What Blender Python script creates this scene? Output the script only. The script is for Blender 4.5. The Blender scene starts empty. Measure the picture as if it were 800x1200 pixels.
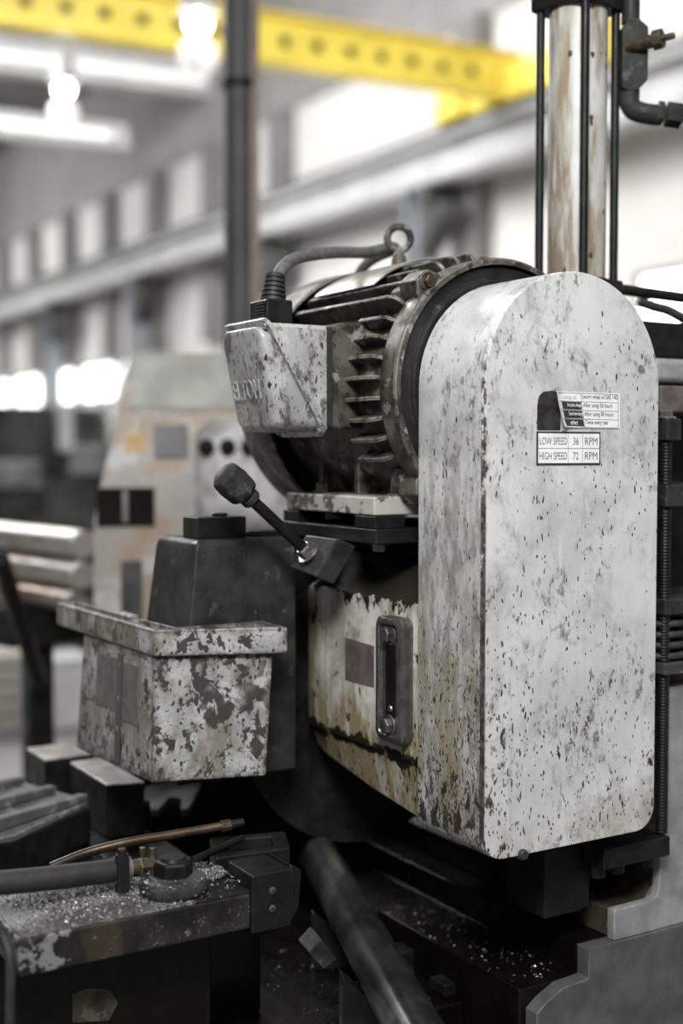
import bpy, bmesh, math, random
from mathutils import Vector, Matrix
random.seed(7)
S = bpy.context.scene
COL = S.collection
V3 = Vector
pi = math.pi

# ------------------------------------------------------------------ camera
F = 1500.0
HEAD = math.radians(31)
PIT = math.atan(70 / 1500)
CP = V3((-.977, -1.279, 1.5))
Vh = V3((math.sin(HEAD), math.cos(HEAD), 0))
CR = V3((math.cos(HEAD), -math.sin(HEAD), 0))
CV = Vh * math.cos(PIT) - V3((0, 0, 1)) * math.sin(PIT)
CU = Vh * math.sin(PIT) + V3((0, 0, 1)) * math.cos(PIT)


def at(px, py, x=None, y=None, z=None, d=None):
    """a point of the place measured on the photograph, on a known plane of it"""
    r = CV + CR * ((px - 400) / F) + CU * ((600 - py) / F)
    if x is not None: t = (x - CP.x) / r.x
    elif y is not None: t = (y - CP.y) / r.y
    elif z is not None: t = (z - CP.z) / r.z
    else: t = d
    return CP + r * t


cd = bpy.data.cameras.new('camera')
cam = bpy.data.objects.new('camera', cd)
COL.objects.link(cam)
cd.sensor_fit = 'HORIZONTAL'; cd.sensor_width = 24; cd.lens = 45
cd.clip_start = .05; cd.clip_end = 300
M = Matrix((CR, CU, -CV)).transposed().to_4x4()
M.translation = CP
cam.matrix_world = M
cd.dof.use_dof = True; cd.dof.focus_distance = 1.70; cd.dof.aperture_fstop = 1.7
cd.dof.aperture_blades = 0
S.camera = cam
S.view_settings.view_transform = 'Standard'
S.view_settings.look = 'None'
S.view_settings.gamma = 1
S.view_settings.use_curve_mapping = False
S.view_settings.exposure = -.12


# ------------------------------------------------------------------ materials
def C3(h):
    if isinstance(h, (int, float)): h = (h, h, h)
    return (h[0], h[1], h[2], 1)


class G:
    def __init__(s, name, loc=(0, 0, 0)):
        s.m = bpy.data.materials.new(name); s.m.use_nodes = True
        s.t = s.m.node_tree; s.t.nodes.clear()
        s.out = s.t.nodes.new('ShaderNodeOutputMaterial')
        s.b = s.t.nodes.new('ShaderNodeBsdfPrincipled')
        s.t.links.new(s.b.outputs[0], s.out.inputs[0])
        s.tc = s.t.nodes.new('ShaderNodeTexCoord')
        s.oc = s.tc.outputs['Object']; s.loc = loc
        s.sep = None

    def lk(s, a, inp):
        if isinstance(a, bpy.types.NodeSocket): s.t.links.new(a, inp)
        elif isinstance(a, (tuple, list)): inp.default_value = C3(a) if len(inp.default_value) == 4 else a
        else:
            try: inp.default_value = a
            except Exception: inp.default_value = C3(a)

    def mt(s, op, a, b=0.0, c=None, clamp=False):
        n = s.t.nodes.new('ShaderNodeMath'); n.operation = op; n.use_clamp = clamp
        s.lk(a, n.inputs[0]); s.lk(b, n.inputs[1])
        if c is not None: s.lk(c, n.inputs[2])
        return n.outputs[0]

    def ss(s, v, a, b, lo=0., hi=1.):
        n = s.t.nodes.new('ShaderNodeMapRange'); n.interpolation_type = 'SMOOTHSTEP'
        s.lk(v, n.inputs[0]); n.inputs[1].default_value = a; n.inputs[2].default_value = b
        n.inputs[3].default_value = lo; n.inputs[4].default_value = hi
        return n.outputs[0]

    def mp(s, sc=(1, 1, 1), rot=(0, 0, 0), loc=(0, 0, 0), v=None):
        n = s.t.nodes.new('ShaderNodeMapping'); s.lk(v or s.oc, n.inputs[0])
        n.inputs['Location'].default_value = loc; n.inputs['Rotation'].default_value = rot; n.inputs['Scale'].default_value = sc
        return n.outputs[0]

    def nz(s, scale, detail=4, rough=.55, v=None, dist=0., col=False):
        n = s.t.nodes.new('ShaderNodeTexNoise')
        s.lk(v or s.oc, n.inputs['Vector'])
        n.inputs['Scale'].default_value = scale; n.inputs['Detail'].default_value = detail
        n.inputs['Roughness'].default_value = rough; n.inputs['Distortion'].default_value = dist
        return n.outputs['Color' if col else 'Fac']

    def vo(s, scale, v=None):
        n = s.t.nodes.new('ShaderNodeTexVoronoi'); s.lk(v or s.oc, n.inputs['Vector'])
        n.inputs['Scale'].default_value = scale
        return n.outputs['Distance'], n.outputs['Color']

    def mx(s, a, b, f, mode='MIX'):
        n = s.t.nodes.new('ShaderNodeMix'); n.data_type = 'RGBA'; n.blend_type = mode
        s.lk(f, n.inputs[0]); s.lk(C3(a) if not isinstance(a, bpy.types.NodeSocket) else a, n.inputs[6])
        s.lk(C3(b) if not isinstance(b, bpy.types.NodeSocket) else b, n.inputs[7])
        return n.outputs[2]

    def co(s, ax):
        if s.sep is None:
            s.sep = s.t.nodes.new('ShaderNodeSeparateXYZ'); s.t.links.new(s.oc, s.sep.inputs[0])
        return s.sep.outputs['XYZ'.index(ax)]

    def gr(s, ax, a, b):
        """0 at world coordinate a, 1 at b (place of the thing taken off)"""
        o = s.loc['XYZ'.index(ax)]
        if a < b: return s.ss(s.co(ax), a - o, b - o)
        return s.ss(s.co(ax), b - o, a - o, 1., 0.)

    def warp(s, amt, scale):
        n = s.t.nodes.new('ShaderNodeVectorMath'); n.operation = 'MULTIPLY_ADD'
        s.lk(s.nz(scale, 3, col=True), n.inputs[0]); n.inputs[1].default_value = (amt,) * 3
        s.lk(s.oc, n.inputs[2])
        return n.outputs[0]

    def fleck(s, scale, thr, dens, sc=(1, 1, .35), rot=(0, 0, 0), warp=.02, wscale=22, irr=.3):
        """mask of separate small chips; dens socket or number = share of cells that carry one"""
        v = s.mp(sc, rot, v=s.warp(warp, wscale))
        d, c = s.vo(scale, v)
        d = s.mt('ADD', d, s.mt('MULTIPLY', s.mt('SUBTRACT', s.nz(scale * 2.2, 2, v=v), .5), irr))
        m = s.ss(d, thr - .03, thr + .02, 1., 0.)
        sp = s.t.nodes.new('ShaderNodeSeparateColor'); s.t.links.new(c, sp.inputs[0])
        return s.mt('MULTIPLY', m, s.mt('LESS_THAN', sp.outputs[0], dens))

    def edge(s, r=.004, a=.02, b=.15):
        n = s.t.nodes.new('ShaderNodeBevel'); n.samples = 4; n.inputs[0].default_value = r
        g = s.t.nodes.new('ShaderNodeNewGeometry')
        d = s.t.nodes.new('ShaderNodeVectorMath'); d.operation = 'DOT_PRODUCT'
        s.t.links.new(n.outputs[0], d.inputs[0]); s.t.links.new(g.outputs['Normal'], d.inputs[1])
        return s.ss(s.mt('SUBTRACT', 1., d.outputs['Value']), a, b)

    def bump(s, h, st=.2, dist=.002):
        n = s.t.nodes.new('ShaderNodeBump'); n.inputs['Strength'].default_value = st; n.inputs['Distance'].default_value = dist
        s.lk(h, n.inputs['Height']); s.t.links.new(n.outputs[0], s.b.inputs['Normal'])

    def fin(s, col, rough=.5, metal=0., spec=.5):
        s.lk(col, s.b.inputs['Base Color']); s.lk(rough, s.b.inputs['Roughness']); s.lk(metal, s.b.inputs['Metallic'])
        s.b.inputs['Specular IOR Level'].default_value = spec
        return s.m


def plain(name, col, rough=.5, metal=0., var=.25, scale=20, bump=.15, spec=.5, worn=None):
    """metal, rubber, concrete ... with mottling and fine grain; worn = colour of rubbed edges"""
    g = G(name)
    n = g.nz(scale, 6, .6)
    c = g.mx(tuple(k * (1 - var) for k in C3(col)[:3]), tuple(k * (1 + var) for k in C3(col)[:3]), g.ss(n, .35, .65))
    if worn is not None:
        e = g.mt('MULTIPLY', g.edge(.003), g.ss(g.nz(60, 4), .4, .6))
        c = g.mx(c, worn, e)
    g.bump(g.nz(scale * 8, 5), bump, .001)
    return g.fin(c, g.ss(g.nz(scale * .7, 4), .2, .8, rough * .8, min(1, rough * 1.2)), metal, spec)


def emit(name, col, st):
    g = G(name); g.b.inputs['Emission Color'].default_value = C3(col); g.b.inputs['Emission Strength'].default_value = st
    return g.fin(C3(col), .5)


DK = (.018, .017, .016)


def mat_cover():
    g = G('worn_white_enamel', (.148, .07, .98))
    low = g.gr('Z', 1.36, 1.0); low2 = g.gr('Z', 1.13, .99)
    side = g.gr('X', .004, .0005)          # the left face
    nl = g.gr('X', .09, .004)              # wear gathers towards the folded corner
    big = g.nz(7, 5, .6)
    c = g.mx((.50, .50, .497), (.63, .63, .627), g.ss(big, .35, .65))
    # smeared grey grime: soft clouds, wiped arcs, streaks
    cl = g.ss(g.nz(11, 9, .70), .47, .70)
    c = g.mx(c, (.25, .245, .235), g.mt('MULTIPLY', cl, .50))
    sm = g.mt('MULTIPLY', g.ss(g.nz(26, 9, .74, g.mp((1, 1, .6), (0, .5, 0)), dist=.6), .50, .68), g.ss(g.nz(8, 3), .47, .62))
    c = g.mx(c, (.13, .125, .115), g.mt('MULTIPLY', sm, g.mt('ADD', .62, g.mt('MULTIPLY', side, .2))))
    sm2 = g.mt('MULTIPLY', g.ss(g.nz(120, 6, .75, g.mp((1, 1, .6))), .52, .62), g.ss(g.nz(13, 5, .6, g.mp((1, 1, .8), loc=(3, 1, 2))), .50, .62))
    c = g.mx(c, (.06, .056, .05), g.mt('MULTIPLY', sm2, .75))
    sm3 = g.mt('MULTIPLY', g.ss(g.nz(70, 8, .78, g.mp((1, 1, .55), (0, -.4, 0))), .50, .60), g.ss(g.nz(9, 4, .6, g.mp(loc=(5, 2, 7))), .52, .64))
    c = g.mx(c, (.10, .096, .088), g.mt('MULTIPLY', sm3, .8))
    sd = g.mt('MULTIPLY', g.ss(g.nz(50, 8, .76, g.mp((1, 1, .3), (.5, 0, 0))), .40, .60), g.mt('MULTIPLY', side, g.gr('Z', 1.60, 1.36)))
    c = g.mx(c, (.15, .145, .13), g.mt('MULTIPLY', sd, .75))
    st = g.ss(g.nz(46, 7, .72, g.mp((1.8, 1.8, .10))), .52, .72)
    c = g.mx(c, (.27, .265, .25), g.mt('MULTIPLY', st, g.mt('ADD', .30, g.mt('MULTIPLY', side, .45))))
    wh = g.mt('MULTIPLY', g.ss(g.nz(60, 5, .7, g.mp((1, 1, .15), (0, .25, 0))), .60, .72), .5)
    c = g.mx(c, (.72, .72, .715), wh)
    # oil-yellow stain on the left face and along the foot
    ye = g.mt('MULTIPLY', g.ss(g.nz(18, 7, .64, g.mp((1, 1, .3))), .40, .64),
              g.mt('MULTIPLY', g.mt('ADD', g.mt('MULTIPLY', side, .8), g.mt('MULTIPLY', g.gr('Z', 1.05, 1.0), .5)), g.gr('Z', 1.60, 1.10)))
    c = g.mx(c, (.24, .20, .11), g.mt('MULTIPLY', ye, .85))
    # chips
    gate = g.ss(g.nz(12, 3), .42, .62)
    d0 = g.mt('ADD', g.mt('MULTIPLY', gate, .14), g.mt('MULTIPLY', low, g.mt('ADD', .13, g.mt('MULTIPLY', nl, .30))))
    d0 = g.mt('ADD', d0, g.mt('MULTIPLY', g.mt('MULTIPLY', side, low), .40))
    f1 = g.fleck(145, .21, d0, (1, 1, .22), (.35, .45, 0))
    f2 = g.fleck(185, .23, g.mt('MULTIPLY', d0, .8), (1, 1, .26), (-.6, -.65, 0))
    f3 = g.fleck(260, .30, g.mt('ADD', g.mt('MULTIPLY', d0, 1.0), .015), (1, 1, .45), (.2, .9, .1))
    f4 = g.fleck(50, .12, g.mt('ADD', .03, g.mt('MULTIPLY', gate, .05)), (1, 1, .5), (.4, .3, 0))
    pe = g.mt('ADD', g.nz(75, 7, .64, g.mp((1, 1, .5), (.3, .3, 0))), g.mt('MULTIPLY', low2, g.mt('ADD', g.mt('MULTIPLY', side, .13), g.mt('MULTIPLY', nl, .05))))
    pe = g.mt('MULTIPLY', g.ss(pe, .63, .65), g.gr('Z', 1.3, 1.15))
    # ragged black line along the folded corner
    ln = g.mt('MULTIPLY', g.gr('X', .0035, .0015), g.gr('Y', .0090, .0065))
    ln = g.mt('MULTIPLY', g.ss(g.mt('ADD', g.nz(55, 7, .72), g.mt('MULTIPLY', g.gr('Z', 1.68, 1.05), .24)), .50, .56), ln)
    ch = f1
    for k in (f2, f3, f4, pe, ln): ch = g.mt('MAXIMUM', ch, k)
    chc = g.mx((.022, .019, .016), (.085, .075, .06), g.ss(g.nz(90, 3), .4, .62))
    c = g.mx(c, chc, ch)
    rust = g.mt('MULTIPLY', g.fleck(24, .13, .10, (1, 1, .9)), g.gr('Z', 1.3, 1.5))
    c = g.mx(c, (.13, .085, .045), g.mt('MULTIPLY', rust, .8))
    g.bump(g.mt('ADD', g.mt('MULTIPLY', ch, -1.), g.mt('MULTIPLY', g.nz(40, 5), .25)), .25, .0015)
    rr = g.mt('ADD', g.ss(g.nz(20, 5), .3, .7, .20, .42), g.mt('MULTIPLY', ch, .3))
    return g.fin(c, rr, 0., .5)


def mat_motor():
    g = G('chipped_olive_grey_motor_paint', (.148, .33, 1.36))
    c = g.mx((.022, .020, .016), (.105, .10, .082), g.ss(g.nz(22, 6, .65), .36, .64))
    e = g.mt('MULTIPLY', g.edge(.0045, .015, .12), g.ss(g.nz(55, 5), .36, .52))
    p = g.ss(g.nz(34, 7, .66), .57, .62)
    c = g.mx(c, (.55, .54, .50), g.mt('MAXIMUM', g.mt('MULTIPLY', e, .8), g.mt('MULTIPLY', p, .35)))
    k = g.ss(g.nz(38, 7, .72), .52, .60)
    c = g.mx(c, (.014, .012, .009), g.mt('MULTIPLY', k, .9))
    c = g.mx(c, (.10, .075, .04), g.mt('MULTIPLY', g.ss(g.nz(28, 4), .55, .68), .55))
    g.bump(g.nz(120, 6), .3, .0015)
    return g.fin(c, g.ss(g.nz(30, 4), .3, .7, .3, .6), 0., .3)


def mat_terminal():
    g = G('scratched_pale_motor_paint', (.148, .33, 1.36))
    c = g.mx((.28, .28, .268), (.41, .41, .40), g.ss(g.nz(14, 5), .35, .65))
    a = g.ss(g.nz(34, 9, .76, g.mp((1, 1, .45))), .50, .60)
    b = g.mt('MULTIPLY', a, g.ss(g.nz(16, 3), .36, .50))
    c = g.mx(c, (.075, .07, .055), g.mt('MULTIPLY', b, .85))
    st = g.ss(g.nz(60, 6, .7, g.mp((1, 1, .14))), .55, .68)
    c = g.mx(c, (.12, .115, .095), g.mt('MULTIPLY', st, .55))
    f = g.mt('MAXIMUM', g.fleck(120, .26, .22, (1, 1, .4), (.4, .2, 0)), g.fleck(260, .3, .25, (1, 1, .5), (-.3, .2, 0)))
    f = g.mt('MULTIPLY', f, g.ss(g.nz(18, 3), .4, .55))
    c = g.mx(c, (.035, .03, .025), f)
    sm_ = g.ss(g.nz(95, 7, .75, g.mp((1, 1, .7))), .53, .60)
    c = g.mx(c, (.05, .046, .037), g.mt('MULTIPLY', g.mt('MULTIPLY', sm_, g.ss(g.nz(20, 4), .42, .56)), .8))
    c = g.mx(c, (.55, .55, .53), g.mt('MULTIPLY', g.edge(.003), .5))
    g.bump(g.mt('SUBTRACT', g.mt('MULTIPLY', g.nz(70, 5), .4), f), .25, .0015)
    return g.fin(c, g.ss(g.nz(25, 4), .3, .7, .22, .45))


def mat_housing():
    g = G('oil_stained_cream_paint', (.15, .32, .99))
    c = g.mx((.40, .385, .33), (.66, .65, .60), g.ss(g.nz(14, 6, .65), .36, .62))
    gy = g.mt('MULTIPLY', g.ss(g.nz(26, 8, .72, g.mp((1, 1, .5))), .50, .66), .6)
    c = g.mx(c, (.22, .205, .165), gy)
    far = g.gr('Y', .41, .475)
    v = g.nz(26, 7, .66, g.mp((1, 1.3, .22)))
    ye = g.mt('ADD', g.mt('MULTIPLY', g.ss(v, .47, .66), .7), g.mt('MULTIPLY', far, .75))
    lowz = g.gr('Z', 1.15, 1.07)
    ye = g.mt('ADD', ye, g.mt('MULTIPLY', g.mt('MULTIPLY', lowz, g.ss(v, .40, .55)), .8))
    ye = g.mt('ADD', ye, g.mt('MULTIPLY', g.gr('Z', 1.08, 1.06), .35))
    c = g.mx(c, (.20, .145, .055), g.mt('MINIMUM', ye, .85))
    st = g.ss(g.nz(40, 7, .72, g.mp((1.2, 1.6, .09))), .54, .66)
    c = g.mx(c, (.055, .042, .022), g.mt('MULTIPLY', st, g.mt('ADD', .35, g.mt('MULTIPLY', lowz, .5))))
    # black oil: the shoulder, the seam, the far corner, the bottom edge
    n1 = g.nz(28, 8, .70, g.mp((1, 1, .8)))
    k = g.ss(g.mt('ADD', n1, g.mt('ADD', g.mt('MULTIPLY', g.gr('Z', 1.262, 1.292), .13), g.mt('MULTIPLY', g.gr('Z', 1.288, 1.300), .17))), .60, .64)
    k = g.mt('MAXIMUM', k, g.ss(g.mt('ADD', n1, g.mt('MULTIPLY', g.mt('MULTIPLY', g.gr('Z', 1.050, 1.066), g.gr('Z', 1.092, 1.072)), .25)), .62, .66))
    k = g.mt('MAXIMUM', k, g.ss(g.mt('ADD', n1, g.mt('MULTIPLY', g.gr('Y', .455, .490), .22)), .62, .66))
    lowd = g.gr('Z', 1.12, 1.02)
    f = g.mt('MAXIMUM', g.fleck(130, .24, g.mt('ADD', .07, g.mt('MULTIPLY', lowd, .55)), (1, 1, .26), (.5, 0, 0)), g.fleck(190, .26, g.mt('ADD', .05, g.mt('MULTIPLY', lowd, .5)), (1, 1, .3), (-.6, 0, 0)))
    k = g.mt('MAXIMUM', k, f)
    c = g.mx(c, (.018, .015, .011), k)
    g.bump(g.mt('SUBTRACT', g.mt('MULTIPLY', g.nz(60, 5), .4), k), .25, .0015)
    return g.fin(c, g.mt('ADD', g.ss(g.nz(25, 4), .3, .7, .35, .6), g.mt('MULTIPLY', g.gr('Z', 1.28, 1.30), .3)), 0., .12)


def mat_bin(rim=False):
    g = G('peeling_bin_rim_paint' if rim else 'peeling_bin_paint', (-.22, .5, 1.02))
    c = g.mx((.24, .24, .225), (.42, .42, .41), g.ss(g.nz(24, 8, .7), .36, .64))
    v = g.nz(26, 7, .68, g.mp((1, 1, .45)))
    ye = g.ss(g.mt('ADD', v, g.mt('MULTIPLY', g.gr('X', -.24, -.29), .06)), .46, .62)
    c = g.mx(c, (.135, .12, .08), g.mt('MULTIPLY', ye, .9 if rim else .75))
    sp = g.ss(g.nz(140, 5, .7), .56, .64)
    c = g.mx(c, (.11, .105, .095), g.mt('MULTIPLY', sp, .6))
    n = g.nz(34, 9, .68, g.mp((1, 1, .8), (.3, .6, 0)), dist=.5)
    k = g.ss(n, .53, .542)
    if rim: k = g.mt('MAXIMUM', g.ss(n, .56, .575), g.ss(g.nz(90, 5, .7), .63, .65))
    else: k = g.mt('MULTIPLY', k, g.ss(g.nz(11, 3, .5, g.mp(loc=(2.3, .4, 1.1))), .40, .50))
    ed = g.mt('MULTIPLY', g.edge(.012, .01, .08), g.ss(g.nz(60, 7, .7), .43, .47))
    k = g.mt('MAXIMUM', k, ed)
    k = g.mt('MAXIMUM', k, g.fleck(75, .28, .34, (1, 1, .5), (.6, .9, 0)))
    k = g.mt('MAXIMUM', k, g.fleck(150, .28, .30, (1, 1, .6), (-.3, .9, 0)))
    if not rim: k = g.mt('MAXIMUM', k, g.ss(g.mt('ADD', g.nz(50, 6, .7), g.mt('ADD', g.mt('MULTIPLY', g.gr('Z', 1.19, 1.216), .14), g.mt('MULTIPLY', g.gr('Z', 1.06, 1.03), .10))), .60, .62))
    c = g.mx(c, g.mx((.024, .022, .020), (.062, .055, .05), g.nz(60, 4)), k)
    g.bump(g.mt('SUBTRACT', g.mt('MULTIPLY', g.nz(90, 5), .4), g.mt('MULTIPLY', k, .8)), .35, .002)
    return g.fin(c, g.ss(g.nz(25, 4), .3, .7, .35, .6), 0., .35)


def mat_barrel():
    g = G('rust_streaked_white_barrel', (.36, .24, 1.765))
    c = g.mx((.42, .42, .39), (.55, .55, .54), g.ss(g.nz(10, 4), .35, .65))
    r = g.ss(g.nz(9, 7, .62, g.mp((3.2, 3.2, .45), (0, 0, 0), (.3, 1.7, .2))), .47, .60)
    c = g.mx(c, (.20, .135, .07), g.mt('MULTIPLY', r, .85))
    c = g.mx(c, (.42, .38, .24), g.mt('MULTIPLY', g.ss(g.nz(20, 4, .6, g.mp((1, 1, .2))), .5, .7), .5))
    f = g.fleck(70, .25, .16, (1, 1, .6))
    c = g.mx(c, (.05, .04, .035), f)
    return g.fin(c, .4)


def mat_cast(name, col, loc=(0, 0, 0), chip=(.3, .3, .29), thr=.66, rough=.5):
    """dark oily casting with a few pale rubbed places"""
    g = G(name, loc)
    a = C3(col)[:3]
    lo_, hi_ = (.55, 1.4) if a[0] < .08 else (.78, 1.2)
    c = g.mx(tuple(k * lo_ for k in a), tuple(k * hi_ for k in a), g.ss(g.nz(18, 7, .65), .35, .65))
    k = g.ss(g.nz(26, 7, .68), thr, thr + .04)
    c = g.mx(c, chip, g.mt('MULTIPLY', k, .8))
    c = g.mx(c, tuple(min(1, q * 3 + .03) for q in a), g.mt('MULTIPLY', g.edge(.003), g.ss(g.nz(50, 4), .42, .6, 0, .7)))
    g.bump(g.nz(110, 6), .3, .0015)
    return g.fin(c, g.ss(g.nz(22, 5), .3, .7, rough * .7, rough * 1.3), 0., .22)


def mat_gritty(name, a, b, scale=240, thr=.5, rough=.5):
    g = G(name)
    n = g.nz(scale, 4, .7)
    m = g.mt('MULTIPLY', g.ss(n, thr, thr + .1), g.ss(g.nz(18, 5), .35, .6, .25, 1.))
    c = g.mx(a, b, m)
    g.bump(n, .6, .003)
    return g.fin(c, rough)


def mat_console():
    g = G('smeared_beige_console_paint')
    c = g.mx((.29, .275, .25), (.40, .38, .355), g.ss(g.nz(6, 5), .35, .65))
    c = g.mx(c, (.30, .215, .14), g.mt('MULTIPLY', g.ss(g.nz(6, 5), .44, .60), .85))
    c = g.mx(c, (.48, .48, .475), g.mt('MULTIPLY', g.ss(g.nz(10, 5, .6, g.mp((1, 1, 1), (0, 0, 0), (4, 2, 1))), .55, .65), .8))
    return g.fin(c, .5)


def mat_bar(name, col, rust=.4):
    g = G(name)
    c = g.mx(col, (.26, .16, .09), g.mt('MULTIPLY', g.ss(g.nz(4, 6, .6), .42, .62), rust))
    return g.fin(c, g.ss(g.nz(12, 4), .3, .7, .25, .5), .75)


def mat_armside():
    g = G('blackened_arm_steel', (-.37, .24, .70))
    c = g.mx((.006, .006, .0058), (.024, .022, .02), g.ss(g.nz(20, 7, .68), .36, .64))
    c = g.mx(c, (.05, .035, .022), g.mt('MULTIPLY', g.ss(g.nz(16, 5, .6, g.mp((1, 1, .3))), .55, .68), .6))
    k = g.ss(g.mt('ADD', g.nz(60, 6, .68), g.mt('MULTIPLY', g.gr('X', -.44, -.55), .16)), .64, .67)
    k = g.mt('MAXIMUM', k, g.mt('MULTIPLY', g.ss(g.nz(300, 3, .6), .62, .68), g.ss(g.nz(20, 4), .48, .6)))
    c = g.mx(c, (.17, .17, .165), k)
    g.bump(g.nz(140, 6), .3, .0015)
    return g.fin(c, g.ss(g.nz(22, 5), .3, .7, .35, .6), 0., .3)


MAT = {
    'cover': mat_cover(), 'motor': mat_motor(), 'term': mat_terminal(), 'housing': mat_housing(),
    'bin': mat_bin(), 'rim': mat_bin(True), 'barrel': mat_barrel(), 'console': mat_console(),
    'black': plain('black_oxide_steel', .009, .45, 0, .4, 40, spec=.25, worn=(.06, .06, .06)),
    'oily': mat_cast('oil_black_motor_face', .016, chip=(.10, .095, .085), thr=.66, rough=.3), 'dark': mat_cast('oily_dark_casting', .009, thr=.74),
    'guard': mat_cast('scuffed_charcoal_casting', (.026, .0255, .0255), chip=(.075, .075, .072), thr=.60),
    'iron': mat_cast('grey_machined_iron', (.042, .042, .041), chip=(.14, .14, .135), thr=.62, rough=.4),
    'footpl': mat_cast('half_stripped_foot_paint', (.10, .095, .08), chip=(.50, .49, .45), thr=.47),
    'steel': plain('rubbed_steel', (.30, .29, .28), .35, .8, .3, 30, worn=(.6, .6, .58)),
    'brown': plain('bare_brown_primer', (.115, .095, .088), .5, 0, .25, 40),
    'gauge': plain('worn_bronze_gauge_frame', (.14, .135, .125), .32, .75, .3, 40, worn=(.5, .48, .45)),
    'glass': plain('dark_oil_glass', (.012, .011, .009), .12, 0, .2, 20, bump=0),
    'brass': plain('dull_brass', (.075, .057, .04), .45, .6, .4, 50, worn=(.3, .25, .16)),
    'rubber': plain('dusty_black_rubber', (.020, .0198, .0195), .62, 0, .3, 40),
    'cable': plain('dusty_grey_rubber_cable', (.10, .10, .098), .6, 0, .25, 60),
    'plate': plain('dirty_bent_plate', (.34, .32, .29), .32, .4, .5, 22),
    'paper': plain('white_sticker_paper', (.80, .80, .79), .35, 0, .05, 30, bump=.02),
    'ink': plain('black_ink', (.035, .035, .035), .45, 0, .2, 90, bump=0),
    'greyink': plain('faded_ink', (.10, .10, .10), .45, 0, .3, 90, bump=0),
    'palefade': plain('pale_faded_ink', (.55, .55, .54), .45, 0, .1, 90, bump=0),
    'glue': plain('dirty_glue', (.03, .028, .026), .35, 0, .5, 60),
    'bargloss': plain('oiled_black_bar', (.15, .15, .153), .24, .85, .45, 14, bump=.08),
    'stained': mat_cast('oil_stained_casting', (.05, .042, .03), chip=(.12, .105, .08), thr=.58, rough=.4), 'worniron': mat_cast('worn_pale_iron', (.10, .10, .098), chip=(.24, .24, .235), thr=.56, rough=.4), 'greypaint': mat_cast('grey_machine_enamel', (.26, .26, .26), chip=(.20, .20, .195), thr=.66, rough=.45),
    'bedgrey': mat_cast('dark_grey_bed_enamel', (.085, .085, .086), chip=(.13, .13, .13), thr=.66, rough=.4),
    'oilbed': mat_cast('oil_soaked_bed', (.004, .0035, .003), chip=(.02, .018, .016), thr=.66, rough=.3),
    'armtop': mat_gritty('shaving_covered_arm', (.040, .039, .038), (.30, .30, .295), 300, .47),
    'armside': mat_cast('blackened_arm_side', (.009, .0088, .0085), chip=(.14, .14, .135), thr=.68),
    'chips': plain('bright_shavings', (.17, .165, .16), .35, .7, .5, 200),
    'yellow': plain('crane_yellow', (.88, .70, .10), .5, 0, .08, 2),
    'galv': plain('grey_post_steel', (.060, .061, .063), .5, 0, .3, 3),
    'rusty': plain('rust_tinted_post', (.22, .17, .13), .6, 0, .3, 4),
    'wall': plain('light_wall_panel', (.70, .68, .655), .8, 0, .05, .7, bump=0),
    'clad': plain('grey_cladding', (.30, .285, .28), .8, 0, .1, .8, bump=0),
    'pil': plain('grey_pilaster', (.21, .205, .20), .8, 0, .12, .8, bump=0),
    'ceil': plain('grey_ceiling', (.26, .26, .26), .9, 0, .15, .5, bump=0),
    'conc': plain('concrete_floor', (.20, .195, .19), .6, 0, .25, 2),
    'beam': plain('pale_steel_beam', (.46, .46, .46), .6, 0, .12, 1.5, bump=0),
    'colm': plain('blue_grey_column', (.27, .29, .31), .6, 0, .12, 1.5, bump=0),
    'whitebeam': plain('white_beam_paint', (.72, .72, .71), .6, 0, .08, 2, bump=0),
    'dkmach': plain('dark_machine', (.055, .055, .055), .5, .2, .6, 6),
    'midmach': plain('grey_machine', (.22, .22, .22), .5, .1, .4, 5),
    'white': plain('white_goods', (.62, .62, .61), .6, 0, .08, 6),
    'timber': plain('pale_timber', (.45, .42, .38), .8, 0, .15, 12),
    'orange': plain('orange_mark', (.45, .30, .13), .6, 0, .25, 20),
    'bar1': mat_bar('ground_bar_steel', (.55, .53, .50), .35), 'bar2': mat_bar('rusting_bar_steel', (.40, .36, .33), .9),
    'tube': emit('tube_light', (1, .99, .97), .78), 'bulb': emit('bulb_light', (1, .98, .95), 25.),
    'underglow': emit('dim_glow', (1, .98, .96), .45), 'win': emit('bright_window', (1, 1, 1), 5.0),
}


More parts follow.
